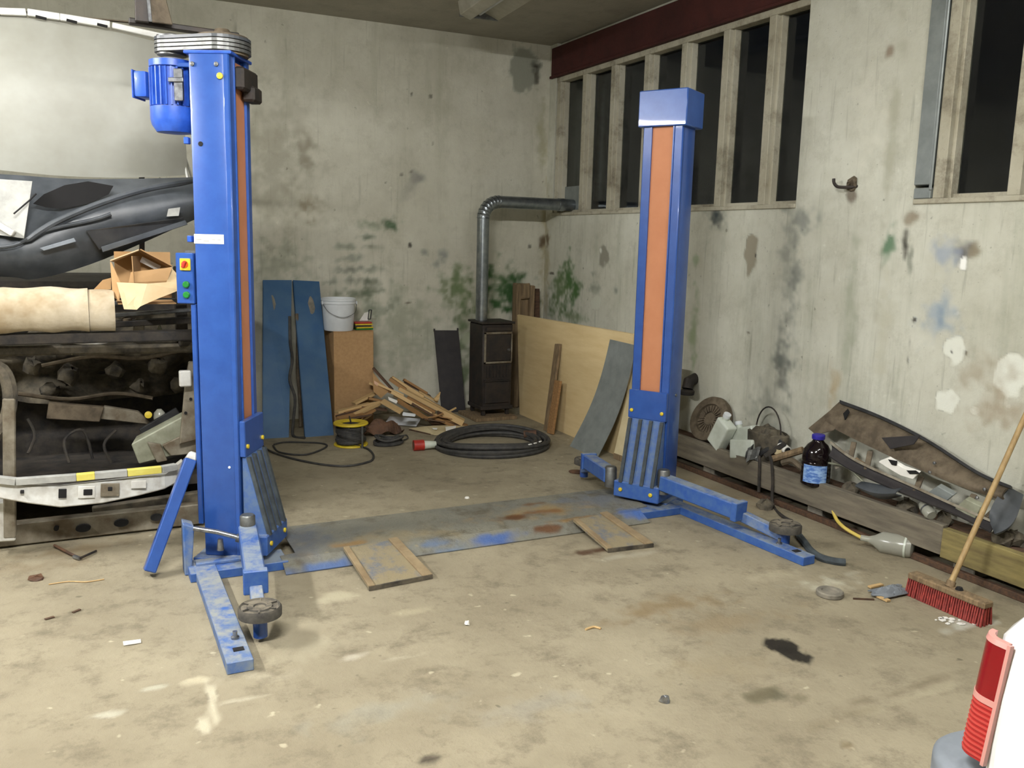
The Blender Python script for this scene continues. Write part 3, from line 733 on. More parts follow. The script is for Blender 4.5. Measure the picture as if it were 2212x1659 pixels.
for z in (1.365, 1.317):
    ML().lathe([(0.0155, 0), (0.0155, 0.012), (0.012, 0.015), (0, 0.015)], (-0.235, -0.11, z), 16, (90, 0, 0)).build('push_button', 'green_plastic', cb, smooth=True)
ML().box((-0.237, -0.03, 1.515), (0.05, 0.05, 0.012)).build('cable_gland', 'steel_grey', cb)
ML().bx(-0.225, -0.2, -0.10, -0.06, 0.20, 1.275).build('conduit', 'blue_paint', L, 0.004)
for z in (1.56, 2.0):
    ML().bx(-0.222, -0.2, -0.12, -0.09, z, z+0.03).build('cable_clip', 'blue_motor', L, 0.003)
# motor and drive, modelled 50 mm higher than they sit
TT = TL @ Matrix.Translation((0, 0, -0.05))
def ML(): return MB(TT)
mc = (-0.315, 0.0)
m = ML(); m.lathe([(0.03, 2.105), (0.078, 2.11), (0.098, 2.14), (0.104, 2.165), (0.104, 2.22), (0.098, 2.222), (0.0, 2.222)], (mc[0], mc[1], 0), 28)
m.build('motor_fan_cover', 'blue_motor', L, smooth=True)
m = ML(); m.lathe([(0.088, 2.215), (0.088, 2.395), (0.102, 2.397), (0.102, 2.425), (0.05, 2.44), (0.02, 2.44)], (mc[0], mc[1], 0), 28)
mot = m.build('motor', 'blue_motor', L, smooth=True)
for k in range(26):
    an = 2*PI*k/26
    f_ = MB(TT @ Matrix.Translation((mc[0], mc[1], 0)) @ Matrix.Rotation(an, 4, 'Z'))
    f_.bx(0.086, 0.104, -0.003, 0.003, 2.225, 2.392).build('cooling_fin', 'blue_motor', mot)
tb = ML().bx(-0.47, -0.41, -0.07, 0.04, 2.26, 2.375).build('terminal_box', 'blue_motor', mot, 0.012, True, seg=2)
ML().bx(-0.477, -0.47, -0.075, 0.045, 2.255, 2.38).build('terminal_lid', 'blue_motor', tb, 0.003)
ML().box((-0.245, -0.095, 2.31), (0.04, 0.02, 0.14)).build('motor_foot', 'steel_bright', mot, 0.003)
ML().box((-0.252, -0.108, 2.33), (0.07, 0.012, 0.02)).build('foot_lug', 'steel_bright', mot, 0.003)
ML().box((-0.24, -0.02, 2.40), (0.12, 0.12, 0.02)).build('motor_plate', 'blue_paint', L, 0.003)
# belt drive
pc1, pc2, r1, r2 = (-0.315, 0.0), (-0.075, 0.0), 0.075, 0.125
def stadium(c1, c2, a, b, z0, z1):
    pts = []
    for i in range(13):
        t = PI/2+PI*i/12; pts.append((c1[0]+a*math.cos(t), c1[1]+a*math.sin(t), z0))
    for i in range(17):
        t = -PI/2+PI*i/16; pts.append((c2[0]+b*math.cos(t), c2[1]+b*math.sin(t), z0))
    return pts, (0, 0, z1-z0)
bd = None
for k in range(4):
    p_, v_ = stadium(pc1, pc2, r1, r2, 2.462+0.0175*k, 2.462+0.0175*k+0.013)
    o = ML().prism(p_, v_).build('drive_belt', 'steel_grey' if k != 3 else 'grey_plastic', L)
ML().lathe([(r2-0.012, 2.452), (r2-0.012, 2.537), (0.05, 2.540), (0.03, 2.57), (0, 2.57)], (pc2[0], pc2[1], 0), 28).build('large_pulley', 'brown_metal', L, smooth=True)
ML().lathe([(r1-0.01, 2.452), (r1-0.01, 2.537), (0.02, 2.55), (0, 2.55)], (pc1[0], pc1[1], 0), 24).build('small_pulley', 'steel_grey', L, smooth=True)
ML().bx(-0.205, 0.012, -0.13, 0.13, 2.44, 2.455).build('top_plate', 'blue_motor', L, 0.003)
ML().bx(0.0, 0.045, -0.07, 0.12, 2.30, 2.40).build('bearing_block', 'black_steel', L, 0.01)
ML().bx(0.0, 0.06, 0.02, 0.13, 2.26, 2.33).build('bearing_clamp', 'black_steel', L, 0.01)
# dark guard rail and upright brackets above the belt
gr = MB(); gr.bar((-3.83, -3.02, 2.562), (-3.34, -3.02, 2.552), 0.05, 0.026)
gr.build('guard_rail', 'black_steel', L, 0.004)
b1 = MB(); b1.prism([(-3.805, -3.08, 2.555), (-3.745, -3.08, 2.555), (-3.755, -3.08, 2.80), (-3.80, -3.08, 2.80)], (0, 0.03, 0)); b1.build('guard_upright', 'black_steel', L, 0.003)
b1 = MB(); b1.prism([(-3.735, -3.09, 2.555), (-3.645, -3.09, 2.555), (-3.70, -3.09, 2.80), (-3.745, -3.09, 2.80)], (0, 0.012, 0)); b1.build('guard_gusset', 'brown_metal', L, 0.003)
b1 = MB(); b1.tube([(-3.742, -3.10, 2.555), (-3.755, -3.10, 2.82)], 0.008, 8); b1.build('guard_rod', 'steel_bright', L)

# ---- right post
Rr, TR = lift_post('blue lift post with a boxy cap on top and bright orange cover belt', -1.0225, -3.318, rad(210), 1)
def MR(): return MB(TR)
cp = MR()
cp.bx(-0.225, 0.022, -0.152, 0.152, 2.275, 2.48)
mat('cap_paint', lin(56, 92, 162), lin(46, 82, 152), 0.3, 0, 10, coat=0.12)
cp.build('post_cap', 'cap_paint', Rr, 0.006, True)
MB().bx(-1.19, -0.84, -3.545, -3.36, 0, 0.044).build('base_bar', 'blue_worn', Rr, 0.003)
lg = MB(); lg.bar((-0.885, -3.40, 0.0235), (-0.812, -4.485, 0.0235), 0.085, 0.047); lg.build('base_leg', 'blue_worn', Rr, 0.003)
MB().lathe([(0.016, 0), (0.016, 0.008), (0.009, 0.012), (0.009, 0.03), (0, 0.03)], (-0.825, -4.28, 0.047), 10).build('floor_bolt', 'steel_bright', Rr)
MB().box((-0.818, -4.40, 0.048), (0.04, 0.03, 0.004)).build('bolt_slot', 'tile_dark', Rr)
arm(Rr, (-1.02, -3.50, 0.20), (-0.895, -4.05, 0.165), (-0.76, -4.25, 0.07), 0.07, padr=0.085)
arm(Rr, (-1.215, -3.22, 0.19), (-1.125, -2.80, 0.175), (-1.07, -2.665, 0.08), 0.05, padr=0.07)
MR().lathe([(0.009, 0), (0.009, 0.006)], (-0.1, 0.125, 0.70), 8, (-90, 0, 0)).build('bolt', 'steel_grey', Rr)

# ---- loose blue tube leaning against the left post
bt = thing('steel_tube', 'blue square steel tube leaning against the outer side of the motor post', 'steel tube', (-3.87, -3.40, 0))
t_ = MB(); t_.bar((-3.868, -3.395, 0.03), (-3.655, -3.26, 0.52), 0.055, 0.075, up=(0, -1, 0.2)); t_.build('tube_body', 'blue_paint', bt, 0.005)
t_ = MB(); t_.bar((-3.656, -3.261, 0.517), (-3.640, -3.25, 0.552), 0.05, 0.07, up=(0, -1, 0.2), w2=0.03, h2=0.05); t_.build('end_cap', 'primer_white', bt, 0.005)

# ---- floor cover between the posts
surface('cover_sheet', lin(128, 126, 112), lin(112, 112, 104), lin(92, 84, 68), stains=True, rough=0.6, fine=0.7, bump=0.5, speck=lin(150, 140, 110))
cover_spots = [
    elf((-3.041, -3.394, 0.040), 0.5, 0.3, lin(112, 114, 112), 0.6), elf((-3.119, -3.617, 0.020), 0.35, 0.07, lin(70, 100, 152), 0.75, 0.1), elf((-2.421, -3.624, 0.020), 0.22, 0.06, lin(92, 114, 142), 0.75, 0.1), elf((-2.149, -3.581, 0.020), 0.2, 0.07, lin(58, 94, 158), 0.8, 0.2), elf((-2.497, -3.556, 0.020), 0.15, 0.05, lin(80, 108, 146), 0.7, 0.2),
    elf((-1.326, -3.255, 0.040), 0.4, 0.2, lin(108, 113, 120), 0.8, 0.1), elf((-1.206, -3.529, 0.020), 0.16, 0.08, lin(70, 104, 168), 0.9, 0.3), elf((-3.155, -3.272, 0.040), 0.2, 0.25, lin(92, 98, 108), 0.7, 0.1),
    elf((-2.681, -3.426, 0.040), 0.5, 0.15, lin(142, 128, 96), 0.6), elf((-2.216, -3.327, 0.040), 0.5, 0.12, lin(112, 110, 100), 0.6), elf((-1.801, -3.312, 0.040), 0.4, 0.16, lin(150, 128, 88), 0.75, 0.1),
    elf((-1.934, -3.369, 0.040), 0.14, 0.06, lin(92, 62, 40), 0.95, 0.45), elf((-1.832, -3.567, 0.040), 0.10, 0.05, lin(96, 64, 40), 0.9, 0.4), elf((-1.771, -3.342, 0.040), 0.14, 0.06, lin(122, 84, 50), 0.85, 0.2), elf((-1.744, -3.171, 0.040), 0.10, 0.04, lin(110, 78, 50), 0.85, 0.3),
    elf((-2.911, -3.447, 0.040), 0.15, 0.05, lin(140, 110, 68), 0.8), elf((-1.601, -3.502, 0.040), 0.25, 0.03, lin(140, 108, 62), 0.8, 0.2),
]
def cover(u, v):
    prof = [(-3.615, 0.004), (-3.515, 0.044), (-3.40, 0.050), (-3.25, 0.050), (-3.05, 0.048), (-2.945, 0.006)]
    k = v*(len(prof)-1); i = min(int(k), len(prof)-2); t = k-i
    y = prof[i][0]*(1-t)+prof[i+1][0]*t; z = prof[i][1]*(1-t)+prof[i+1][1]*t
    lipped = y < -3.46
    x0, x1 = (-3.278, -1.185) if lipped else (-3.20, -1.10)
    return (x0+(x1-x0)*u, y, z)
cv = MB().sheet(cover, 120, 40, 0.006).build('floor_cover', 'cover_sheet', origin=(0, 0, 0))
tag(cv, 'long dented steel cover plate on the floor between the two lift posts', 'cover plate')
stain(cv, cover_spots, 0.4)
def ramp(corners, label, lift):
    root = thing('drive_over_flap', label, 'steel flap', corners[0], 0, 'rusty drive-over flaps')
    A, B_, C_, D = [Vector(c) for c in corners]        # front left, front right, rear right, rear left
    A.z = B_.z = 0.008; C_.z = D.z = lift
    MB().prism([A, B_, C_, D], (0, 0, 0.008)).build('flap_plate', 'flap_sheet', root)
    for p, q, w in ((A, D, 0.03), (B_, C_, 0.05)):
        inn = (B_-A).normalized()*(w/2 if p is A else -w/2)
        MB().bar(p+inn+Vector((0, 0, 0.013)), q+inn+Vector((0, 0, 0.013)), w, 0.012).build('side_strip', 'rust_plate', root, 0.002)
    MB().bar(A+Vector((0, 0, 0.004)), B_+Vector((0, 0, 0.004)), 0.008, 0.020).build('front_edge', 'grime', root)
    return root
surface('flap_sheet', lin(142, 130, 102), lin(130, 122, 102), lin(98, 106, 120), rough=0.65, fine=0.9, bump=0.4)
ramp([(-2.971, -3.946, 0.000), (-2.650, -3.917, -0.000), (-2.679, -3.481, 0.050), (-2.975, -3.523, 0.050)], 'rusty steel drive-over flap nearest the motor post', 0.053)
ramp([(-1.679, -3.936, 0.000), (-1.404, -3.958, -0.000), (-1.418, -3.517, 0.050), (-1.671, -3.560, 0.050)], 'rusty steel drive-over flap nearest the capped post', 0.053)

# ------------------------------------------------------------------ stripped car front behind the left post
car = thing('stripped_car', 'stripped grimy car front end without bumper or lamps behind the motor post', 'car', (-4.3, -2.4, 0))
sill = MB().bar((-5.136, -2.680, 0.064), (-3.539, -2.680, 0.069), 0.07, 0.115).build('cross_member', 'grimy_metal', car, 0.006)
for px_, (a, b) in zip((((-4.142, -2.722, 0.069)), ((-3.960, -2.722, 0.075)), ((-3.786, -2.722, 0.084)), ((-4.266, -2.722, 0.083))), ((0.036, 0.02), (0.036, 0.02), (0.03, 0.018), (0.012, 0.012))):
    MB().lathe([(1, 0), (1, 0.02), (0, 0.02)], px_, 18, (90, 0, -4), sx=a, sy=b).build('hole', 'tile_dark', sill)
MB().bar((-4.095, -2.620, 0.111), (-3.530, -2.620, 0.142), 0.05, 0.07).build('upper_sill', 'grime', car, 0.006)
def ring(p, h, d, lean=0.0):
    p = Vector(p)
    return [p+Vector((0, -d/2, -h/2)), p+Vector((0, d/2, -h/2)), p+Vector((0, d/2, h/2)), p+Vector((0, -d/2+lean, h/2))]
bp = [((-5.094, -2.820, 0.479), .06), ((-4.766, -2.900, 0.427), .07), ((-4.543, -2.930, 0.385), .075), ((-4.370, -2.960, 0.343), .085), ((-4.232, -2.970, 0.317), .10), ((-4.047, -2.970, 0.320), .105), ((-3.876, -2.960, 0.331), .09), ((-3.753, -2.930, 0.337), .075), ((-3.655, -2.860, 0.375), .10)]
bb = MB().loft([ring(p, h, 0.06, 0.02) for p, h in bp]).build('bumper_beam', 'primer_white', car, 0.006)
tp = [(-4.942, -2.880, 0.510), (-4.414, -2.975, 0.411), (-4.156, -2.985, 0.409), (-4.075, -2.985, 0.410), (-3.928, -2.985, 0.410), (-3.769, -2.965, 0.407), (-3.695, -2.930, 0.406)]
for i, mname in enumerate(('tape_grey', 'tape_grey', 'tape_yellow', 'tape_grey', 'tape_yellow', 'tape_grey')):
    MB().bar(tp[i], tp[i+1], 0.035, 0.034).build('top_strip', mname, bb, 0.002)
for c, sz, mt in (((-4.220, -3.004, 0.339), (0.035, 0.01, 0.045), 'tile_dark'), ((-4.109, -3.006, 0.334), (0.04, 0.01, 0.03), 'tile_dark'), ((-4.115, -3.002, 0.334), (0.075, 0.01, 0.06), 'trim_white'), ((-4.010, -3.004, 0.335), (0.085, 0.012, 0.065), 'grimy_metal'), ((-4.010, -3.012, 0.342), (0.02, 0.006, 0.02), 'tile_dark'), ((-4.391, -2.990, 0.362), (0.016, 0.02, 0.014), 'tile_dark'), ((-3.878, -2.995, 0.347), (0.07, 0.012, 0.04), 'trim_white')):
    MB().box(c, sz, (0, 4, 0)).build('mount_plate', mt, bb, 0.002)
up = MB().bar((-4.468, -2.820, 0.091), (-4.430, -2.820, 0.790), 0.055, 0.05, up=(0, -1, 0)).build('lamp_upright', 'grimy_metal', car, 0.006)
MB().bar((-4.490, -2.800, 0.075), (-4.478, -2.800, 0.277), 0.09, 0.08, up=(0, -1, 0)).build('upright_foot', 'primer_white', up, 0.006)
MB().tube(smooth_path([(-4.542, -2.750, 0.944), (-4.454, -2.780, 0.922), (-4.426, -2.800, 0.809), (-4.454, -2.800, 0.673), (-4.542, -2.800, 0.564)], 4), 0.035, 8).build('lamp_surround', 'grime', car, smooth=True)
rb = MB().prism([(-3.656, -2.740, 0.478), (-3.568, -2.740, 0.497), (-3.519, -2.740, 0.926), (-3.594, -2.740, 0.924), (-3.617, -2.740, 0.805)], (0, 0.03, 0)).build('lamp_bracket', 'grimy_metal', car, 0.004)
for c in ((-3.620, -2.745, 0.650), (-3.592, -2.745, 0.724)):
    MB().lathe([(0.008, 0), (0.008, 0.006), (0, 0.006)], c, 12, (90, 0, 0)).build('hole', 'tile_dark', rb)
MB().bx(-3.65, -3.59, -2.80, -2.76, 0.80, 0.885).build('white_box', 'trim_white', car, 0.006)
pn = MB().prism([(-3.893, -2.660, 0.480), (-3.859, -2.660, 0.367), (-3.562, -2.660, 0.421), (-3.554, -2.660, 0.660), (-3.651, -2.660, 0.602)], (0.03, 0.10, 0.02)).build('inner_wing', 'olive_metal', car, 0.006)
MB().prism([(-3.813, -2.680, 0.490), (-3.767, -2.680, 0.371), (-3.715, -2.680, 0.379), (-3.745, -2.680, 0.472)], (0, 0.02, 0)).build('wing_rib', 'grimy_metal', pn, 0.004)
MB().prism([(-3.741, -2.690, 0.469), (-3.658, -2.690, 0.506), (-3.561, -2.690, 0.550), (-3.566, -2.690, 0.408), (-3.697, -2.690, 0.406)], (0, 0.02, 0)).build('wing_plate', 'grimy_metal', pn, 0.004)
MB().prism([(-4.035, -2.300, 0.558), (-3.759, -2.300, 0.504), (-3.830, -2.300, 0.585), (-4.008, -2.300, 0.628)], (0, 0.05, 0)).build('steering_panel', 'grimy_metal', car, 0.004)
MB().prism([(-4.297, -2.350, 0.586), (-4.036, -2.350, 0.550), (-4.009, -2.350, 0.632), (-4.281, -2.350, 0.674)], (0, 0.05, 0)).build('heat_shield', 'brown_metal', car, 0.004)
MB().lathe([(0.018, 0), (0.02, 0.01), (0.02, 0.02), (0, 0.022)], (-3.784, -2.340, 0.573), 14, (80, 0, 0)).build('filler_cap', 'yellow', car)
MB().lathe([(0.03, -0.05), (0.034, 0), (0.03, 0.03), (0.012, 0.05)], (-3.721, -2.300, 0.545), 14).build('fluid_reservoir', 'clear_plastic', car, smooth=True)
MB().bar((-3.825, -2.350, 0.473), (-3.623, -2.350, 0.586), 0.03, 0.05).build('rubber_seal', 'black_plastic', car, 0.004)
def rough_wall(u, v):
    x = -5.25+1.8*u; z = 0.62+0.50*v
    y = -1.95-0.12*math.sin(v*9+u*3)*0.5+0.10*vn1(x*4, z*7, 1)+0.05*vn1(x*13, z*17, 5)
    return (x, y, z)
MB().sheet(rough_wall, 48, 22, 0.03).build('firewall', 'grime', car, smooth=True)
MB().bx(-5.25, -3.42, -2.62, -0.5, 0.22, 0.27).build('bay_floor', 'dull_black', car)
MB().bx(-5.25, -3.45, -1.85, -1.80, 0.22, 1.10).build('bulkhead', 'dull_black', car)
MB().bx(-3.47, -3.42, -2.55, -0.5, 0.22, 1.02).build('side_panel', 'grimy_metal', car, 0.006)
MB().bx(-5.28, -5.23, -2.55, -0.5, 0.22, 1.02).build('side_panel', 'grimy_metal', car, 0.006)
MB().bx(-5.25, -3.45, -1.8, -0.5, 1.02, 1.30).build('cowl', 'dull_black', car, 0.03)
for k, (x, y) in enumerate(((-3.6, -0.9), (-5.1, -0.9))):
    MB().bar((x, y-1.0, 0.30), (x, y-1.0, 0.0), 0.22, 0.10).build('jack_stand', 'dull_black', car, 0.01)
MB().bar((-3.55, -2.6, 0.02), (-3.55, -0.5, 0.12), 0.08, 0.2).build('chassis_rail', 'dull_black', car, 0.01)
MB().bar((-5.1, -2.6, 0.02), (-5.1, -0.5, 0.12), 0.08, 0.2).build('chassis_rail', 'dull_black', car, 0.01)
MB().tube(smooth_path([(-5.118, -2.550, 1.050), (-4.633, -2.550, 1.032), (-4.473, -2.550, 1.039), (-4.348, -2.550, 1.057), (-4.202, -2.550, 1.036), (-4.040, -2.550, 1.012), (-3.911, -2.550, 1.040), (-3.756, -2.550, 1.026), (-3.518, -2.550, 1.024)], 5), 0.009, 8).build('bonnet_seal_edge', 'primer_white', car, smooth=True)
MB().bar((-5.128, -2.520, 0.998), (-3.516, -2.520, 0.974), 0.10, 0.05).build('slam_panel', 'grime', car, 0.01)
for p, q, w, h, mt in (((-3.953, -2.600, 1.229), (-3.516, -2.600, 1.243), .04, .022, 'grey_plastic'), ((-3.956, -2.600, 1.164), (-3.518, -2.600, 1.193), .04, .02, 'steel_grey'), ((-3.967, -2.580, 1.118), (-3.518, -2.580, 1.135), .1, .03, 'dull_black'), ((-4.584, -2.600, 1.098), (-4.343, -2.600, 1.100), .05, .03, 'black_plastic'), ((-4.243, -2.550, 1.068), (-4.034, -2.500, 1.125), .06, .05, 'black_plastic')):
    MB().bar(p, q, w, h).build('cross_bar', mt, car, 0.004)
MB().prism([(-3.744, -2.560, 1.037), (-3.691, -2.560, 1.035), (-3.718, -2.560, 1.117)], (0, 0.02, 0)).build('hinge_gusset', 'olive_metal', car, 0.003)
MB().prism([(-3.860, -2.560, 1.035), (-3.791, -2.560, 1.033), (-3.798, -2.560, 1.138), (-3.839, -2.560, 1.144)], (0, 0.03, 0)).build('strut_tower', 'grimy_metal', car, 0.004)
MB().lathe([(0.02, 0), (0.024, 0.03), (0.0, 0.04)], (-3.880, -2.600, 1.119), 14).build('strut_cap', 'grimy_metal', car, smooth=True)
MB().prism([(-4.254, -2.560, 1.055), (-4.180, -2.560, 1.044), (-4.187, -2.560, 1.109), (-4.244, -2.560, 1.117)], (0, 0.03, 0)).build('strut_tower', 'grimy_metal', car, 0.004)
MB().lathe([(0.02, 0), (0.026, 0.02), (0.02, 0.05), (0.0, 0.055)], (-4.091, -2.580, 1.092), 14, (20, 60, 0)).build('horn', 'steel_grey', car, smooth=True)
for k, pts in enumerate(([(-3.747, -2.200, 0.643), (-3.942, -2.150, 0.673), (-4.183, -2.150, 0.654), (-4.433, -2.150, 0.700)], [(-3.610, -2.200, 0.912), (-3.810, -2.150, 0.872), (-4.052, -2.150, 0.894), (-4.311, -2.150, 0.851)], [(-4.386, -2.500, 0.435), (-4.351, -2.450, 0.521), (-4.382, -2.400, 0.601)], [(-4.194, -2.500, 0.367), (-4.211, -2.450, 0.485), (-4.119, -2.400, 0.519), (-4.081, -2.400, 0.358)], [(-3.990, -2.450, 0.336), (-4.020, -2.450, 0.443), (-3.957, -2.400, 0.507)])):
    MB().tube(smooth_path(pts, 5), 0.012 if k < 2 else 0.008, 7).build('hose', 'brown_metal' if k < 2 else 'dull_black', car, smooth=True)
for c, r in (((-4.358, -2.120, 0.849), .05), ((-4.176, -2.120, 0.788), .06), ((-3.935, -2.120, 0.804), .05), ((-3.711, -2.150, 0.827), .06), ((-4.275, -2.100, 0.697), .05), ((-3.815, -2.120, 0.703), .045), ((-3.592, -2.200, 0.718), .05)):
    MB().lathe([(0, -r), (r*0.8, -r*0.7), (r, 0), (r*0.7, r*0.7), (0, r*0.8)], c, 9, (random.uniform(0, 80), random.uniform(0, 80), 0)).build('engine_bay_lump', 'grime', car, jitter=0.012, smooth=True)
MB().bar((-5.2, -2.80, 1.075), (-3.52, -2.80, 1.075), 0.10, 0.05).build('front_carrier', 'dull_black', car, 0.006)
for x in (-5.05, -3.60):
    MB().bar((x, -2.80, 1.06), (x, -2.45, 0.98), 0.05, 0.04).build('carrier_arm', 'dull_black', car, 0.004)
    MB().bar((x, -2.48, 1.0), (x, -2.48, 1.42), 0.06, 0.06).build('rest_block', 'dull_black', car, 0.004)
    MB().bar((x+(0.2 if x < -4 else -0.15), -1.7, 1.28), (x+(0.2 if x < -4 else -0.15), -2.17, 1.98), 0.03, 0.02).build('bonnet_prop', 'black_steel', car, 0.003)
# legs / debris under the wreck
tt = MB().tube([(-4.277, -2.800, 0.015), (-4.208, -2.942, 0.012), (-4.177, -3.004, 0.012)], 0.007, 8); tag(tt.build('air_hose_end', 'leather_brown', smooth=True), 'thin brown hose end with metal tip on the floor under the stripped car', 'hose')
tl = thing('small_tool', 'small dark metal tool lying on the floor in front of the stripped car', 'tool', (-4.146, -3.002, 0.000))
MB().tube([(-4.187, -3.000, 0.012), (-4.162, -3.037, 0.012)], 0.010, 8).build('socket', 'steel_bright', tl, smooth=True)
MB().tube([(-4.162, -3.037, 0.012), (-4.087, -2.956, 0.012)], 0.006, 8).build('shaft', 'black_steel', tl, smooth=True)

# ---- dark plastic bumper cover lying on the engine bay
bc = thing('bumper_cover', 'dark grey plastic bumper cover lying across the stripped engine bay', 'bumper', (-4.1, -2.45, 1.3))
top = smooth_path([(-5.077, -2.420, 1.868), (-4.431, -2.420, 1.869), (-4.117, -2.420, 1.862), (-3.782, -2.420, 1.879), (-3.475, -2.420, 1.903)], 6)
mid = smooth_path([(-5.080, -2.580, 1.443), (-4.435, -2.640, 1.542), (-4.315, -2.660, 1.545), (-4.018, -2.640, 1.702), (-3.495, -2.580, 1.832)], 6)
bot = smooth_path([(-5.101, -2.500, 1.375), (-4.452, -2.550, 1.369), (-4.289, -2.560, 1.359), (-3.986, -2.550, 1.456), (-3.493, -2.520, 1.692)], 6)
def shell(u, v):
    k = min(int(u*24), 23); t = u*24-k
    a, b, c = (P[k].lerp(P[k+1], t) for P in (top, mid, bot))
    if v < 0.5:
        w = v*2; return a.lerp(b, w)+Vector((0, -0.03*math.sin(w*PI), 0))
    w = v*2-1; return b.lerp(c, w)+Vector((0, -0.05*math.sin(w*PI), 0))
MB().sheet(shell, 24, 14, 0.012).build('cover_shell', 'grey_plastic', bc, smooth=True)
MB().tube(smooth_path([(-4.324, -2.690, 1.541), (-4.187, -2.690, 1.639), (-3.975, -2.680, 1.742), (-3.754, -2.660, 1.822), (-3.512, -2.640, 1.877)], 5), [0.006]+[0.016]*18+[0.012, 0.008], 8).build('styling_ridge', 'grey_plastic', bc, smooth=True)
MB().tube(smooth_path([(-4.551, -2.670, 1.507), (-4.374, -2.690, 1.522), (-4.251, -2.690, 1.592), (-4.021, -2.680, 1.655), (-3.935, -2.680, 1.688)], 5), 0.010, 8).build('styling_ridge', 'grey_plastic', bc, smooth=True)
fo_ = [(-4.283, -2.600, 1.727), (-4.233, -2.600, 1.775), (-4.138, -2.600, 1.824), (-4.032, -2.600, 1.848), (-3.915, -2.600, 1.831), (-3.939, -2.600, 1.788), (-4.037, -2.600, 1.737), (-4.165, -2.600, 1.705), (-4.227, -2.600, 1.711)]
MB().prism(fo_, (0, -0.02, 0)).build('fog_lamp_opening', 'tile_dark', bc)
MB().prism([(-4.263, -2.705, 1.511), (-4.109, -2.700, 1.564), (-4.100, -2.700, 1.546), (-4.245, -2.705, 1.498)], (0, -0.012, 0)).build('vent_slat', 'car_grey', bc, 0.002)
MB().prism([(-4.055, -2.680, 1.602), (-3.996, -2.660, 1.506), (-3.573, -2.600, 1.658), (-3.586, -2.620, 1.682)], (0, -0.014, 0)).build('lower_grille_panel', 'black_plastic', bc, 0.003)
MB().prism([(-3.989, -2.690, 1.522), (-3.982, -2.690, 1.495), (-3.564, -2.620, 1.646), (-3.575, -2.620, 1.670)], (0, -0.012, 0)).build('lip', 'grey_plastic', bc, 0.002)
MB().prism([(-3.670, -2.665, 1.684), (-3.611, -2.665, 1.690), (-3.602, -2.665, 1.734), (-3.660, -2.665, 1.724)], (0, -0.004, 0)).build('sticker', 'tape_grey', bc)
# pale wing corner beside the bumper cover
wg = MB().sheet(lambda u, v: Vector((-4.820, -2.550, 1.621)).lerp(Vector((-4.328, -2.700, 1.556)), u).lerp(Vector((-4.793, -2.620, 1.845)).lerp(Vector((-4.278, -2.660, 1.833)), u), v)+Vector((0, -0.05*math.sin(v*PI)*(1-u), 0)), 12, 8, 0.01)
wgo = wg.build('wing_panel', 'tape_grey', bc, smooth=True)
MB().tube([(-4.363, -2.730, 1.673), (-4.292, -2.700, 1.742), (-4.264, -2.690, 1.774)], 0.004, 6).build('panel_gap', 'tile_dark', wgo)
MB().bar((-4.576, -2.660, 1.714), (-4.369, -2.720, 1.578), 0.03, 0.03).build('chrome_strip', 'trim_white', wgo, 0.004)

# ---- bonnet panel standing upright above
bn = thing('bonnet_panel', 'large beige bonnet panel standing upright above the dark bumper cover', 'car bonnet', (-4.3, -2.25, 1.85))
bt_ = smooth_path([(-5.176, -2.200, 2.508), (-4.600, -2.200, 2.670), (-4.397, -2.200, 2.678), (-4.121, -2.200, 2.676), (-3.854, -2.200, 2.662), (-3.621, -2.200, 2.633)], 6)
bb_ = smooth_path([(-5.247, -2.260, 1.938), (-4.644, -2.260, 1.912), (-4.440, -2.260, 1.901), (-4.162, -2.260, 1.887), (-3.844, -2.260, 1.894), (-3.520, -2.260, 1.926)], 6)
def bonn(u, v):
    k = min(int(u*30), 29); t = u*30-k
    a = bt_[k].lerp(bt_[k+1], t); b = bb_[k].lerp(bb_[k+1], t)
    p = a.lerp(b, v)
    return p+Vector((0.03*math.sin(v*PI)*u, -0.05*math.sin(v*PI)-0.03*math.sin(u*PI), 0))
MB().sheet(bonn, 30, 16, 0.016).build('bonnet_skin', 'bonnet_beige', bn, smooth=True)
fl_ = [(-5.166, -2.240, 2.522), (-4.594, -2.240, 2.685), (-4.393, -2.240, 2.693), (-4.274, -2.240, 2.704), (-4.268, -2.240, 2.705), (-4.119, -2.240, 2.701), (-3.881, -2.240, 2.691), (-3.872, -2.240, 2.690), (-3.623, -2.240, 2.662)]
for a, b in ((0, 1), (1, 2), (2, 3), (4, 5), (5, 6), (7, 8)):
    MB().bar(fl_[a], fl_[b], 0.05, 0.035 if b < 8 else 0.03).build('front_flange', 'trim_white', bn, 0.003)
for c in ((-4.207, -2.272, 2.683), (-4.065, -2.272, 2.683), (-3.920, -2.272, 2.680)):
    MB().box(c, (0.05, 0.012, 0.012), (0, 8, 0)).build('slot', 'tile_dark', bn)
MB().bar((-4.596, -2.210, 2.704), (-3.736, -2.210, 2.727), 0.03, 0.006).build('rear_lip', 'brown_metal', bn)
for p, q, r in (((-3.560, -2.240, 2.199), (-3.481, -2.300, 1.664), .009), ((-3.547, -2.200, 2.128), (-3.458, -2.280, 1.769), .006), ((-3.541, -2.300, 1.867), (-3.478, -2.320, 1.612), .012)):
    MB().tube([p, q], r, 8).build('bonnet_stay', 'primer_white', bn, smooth=True)

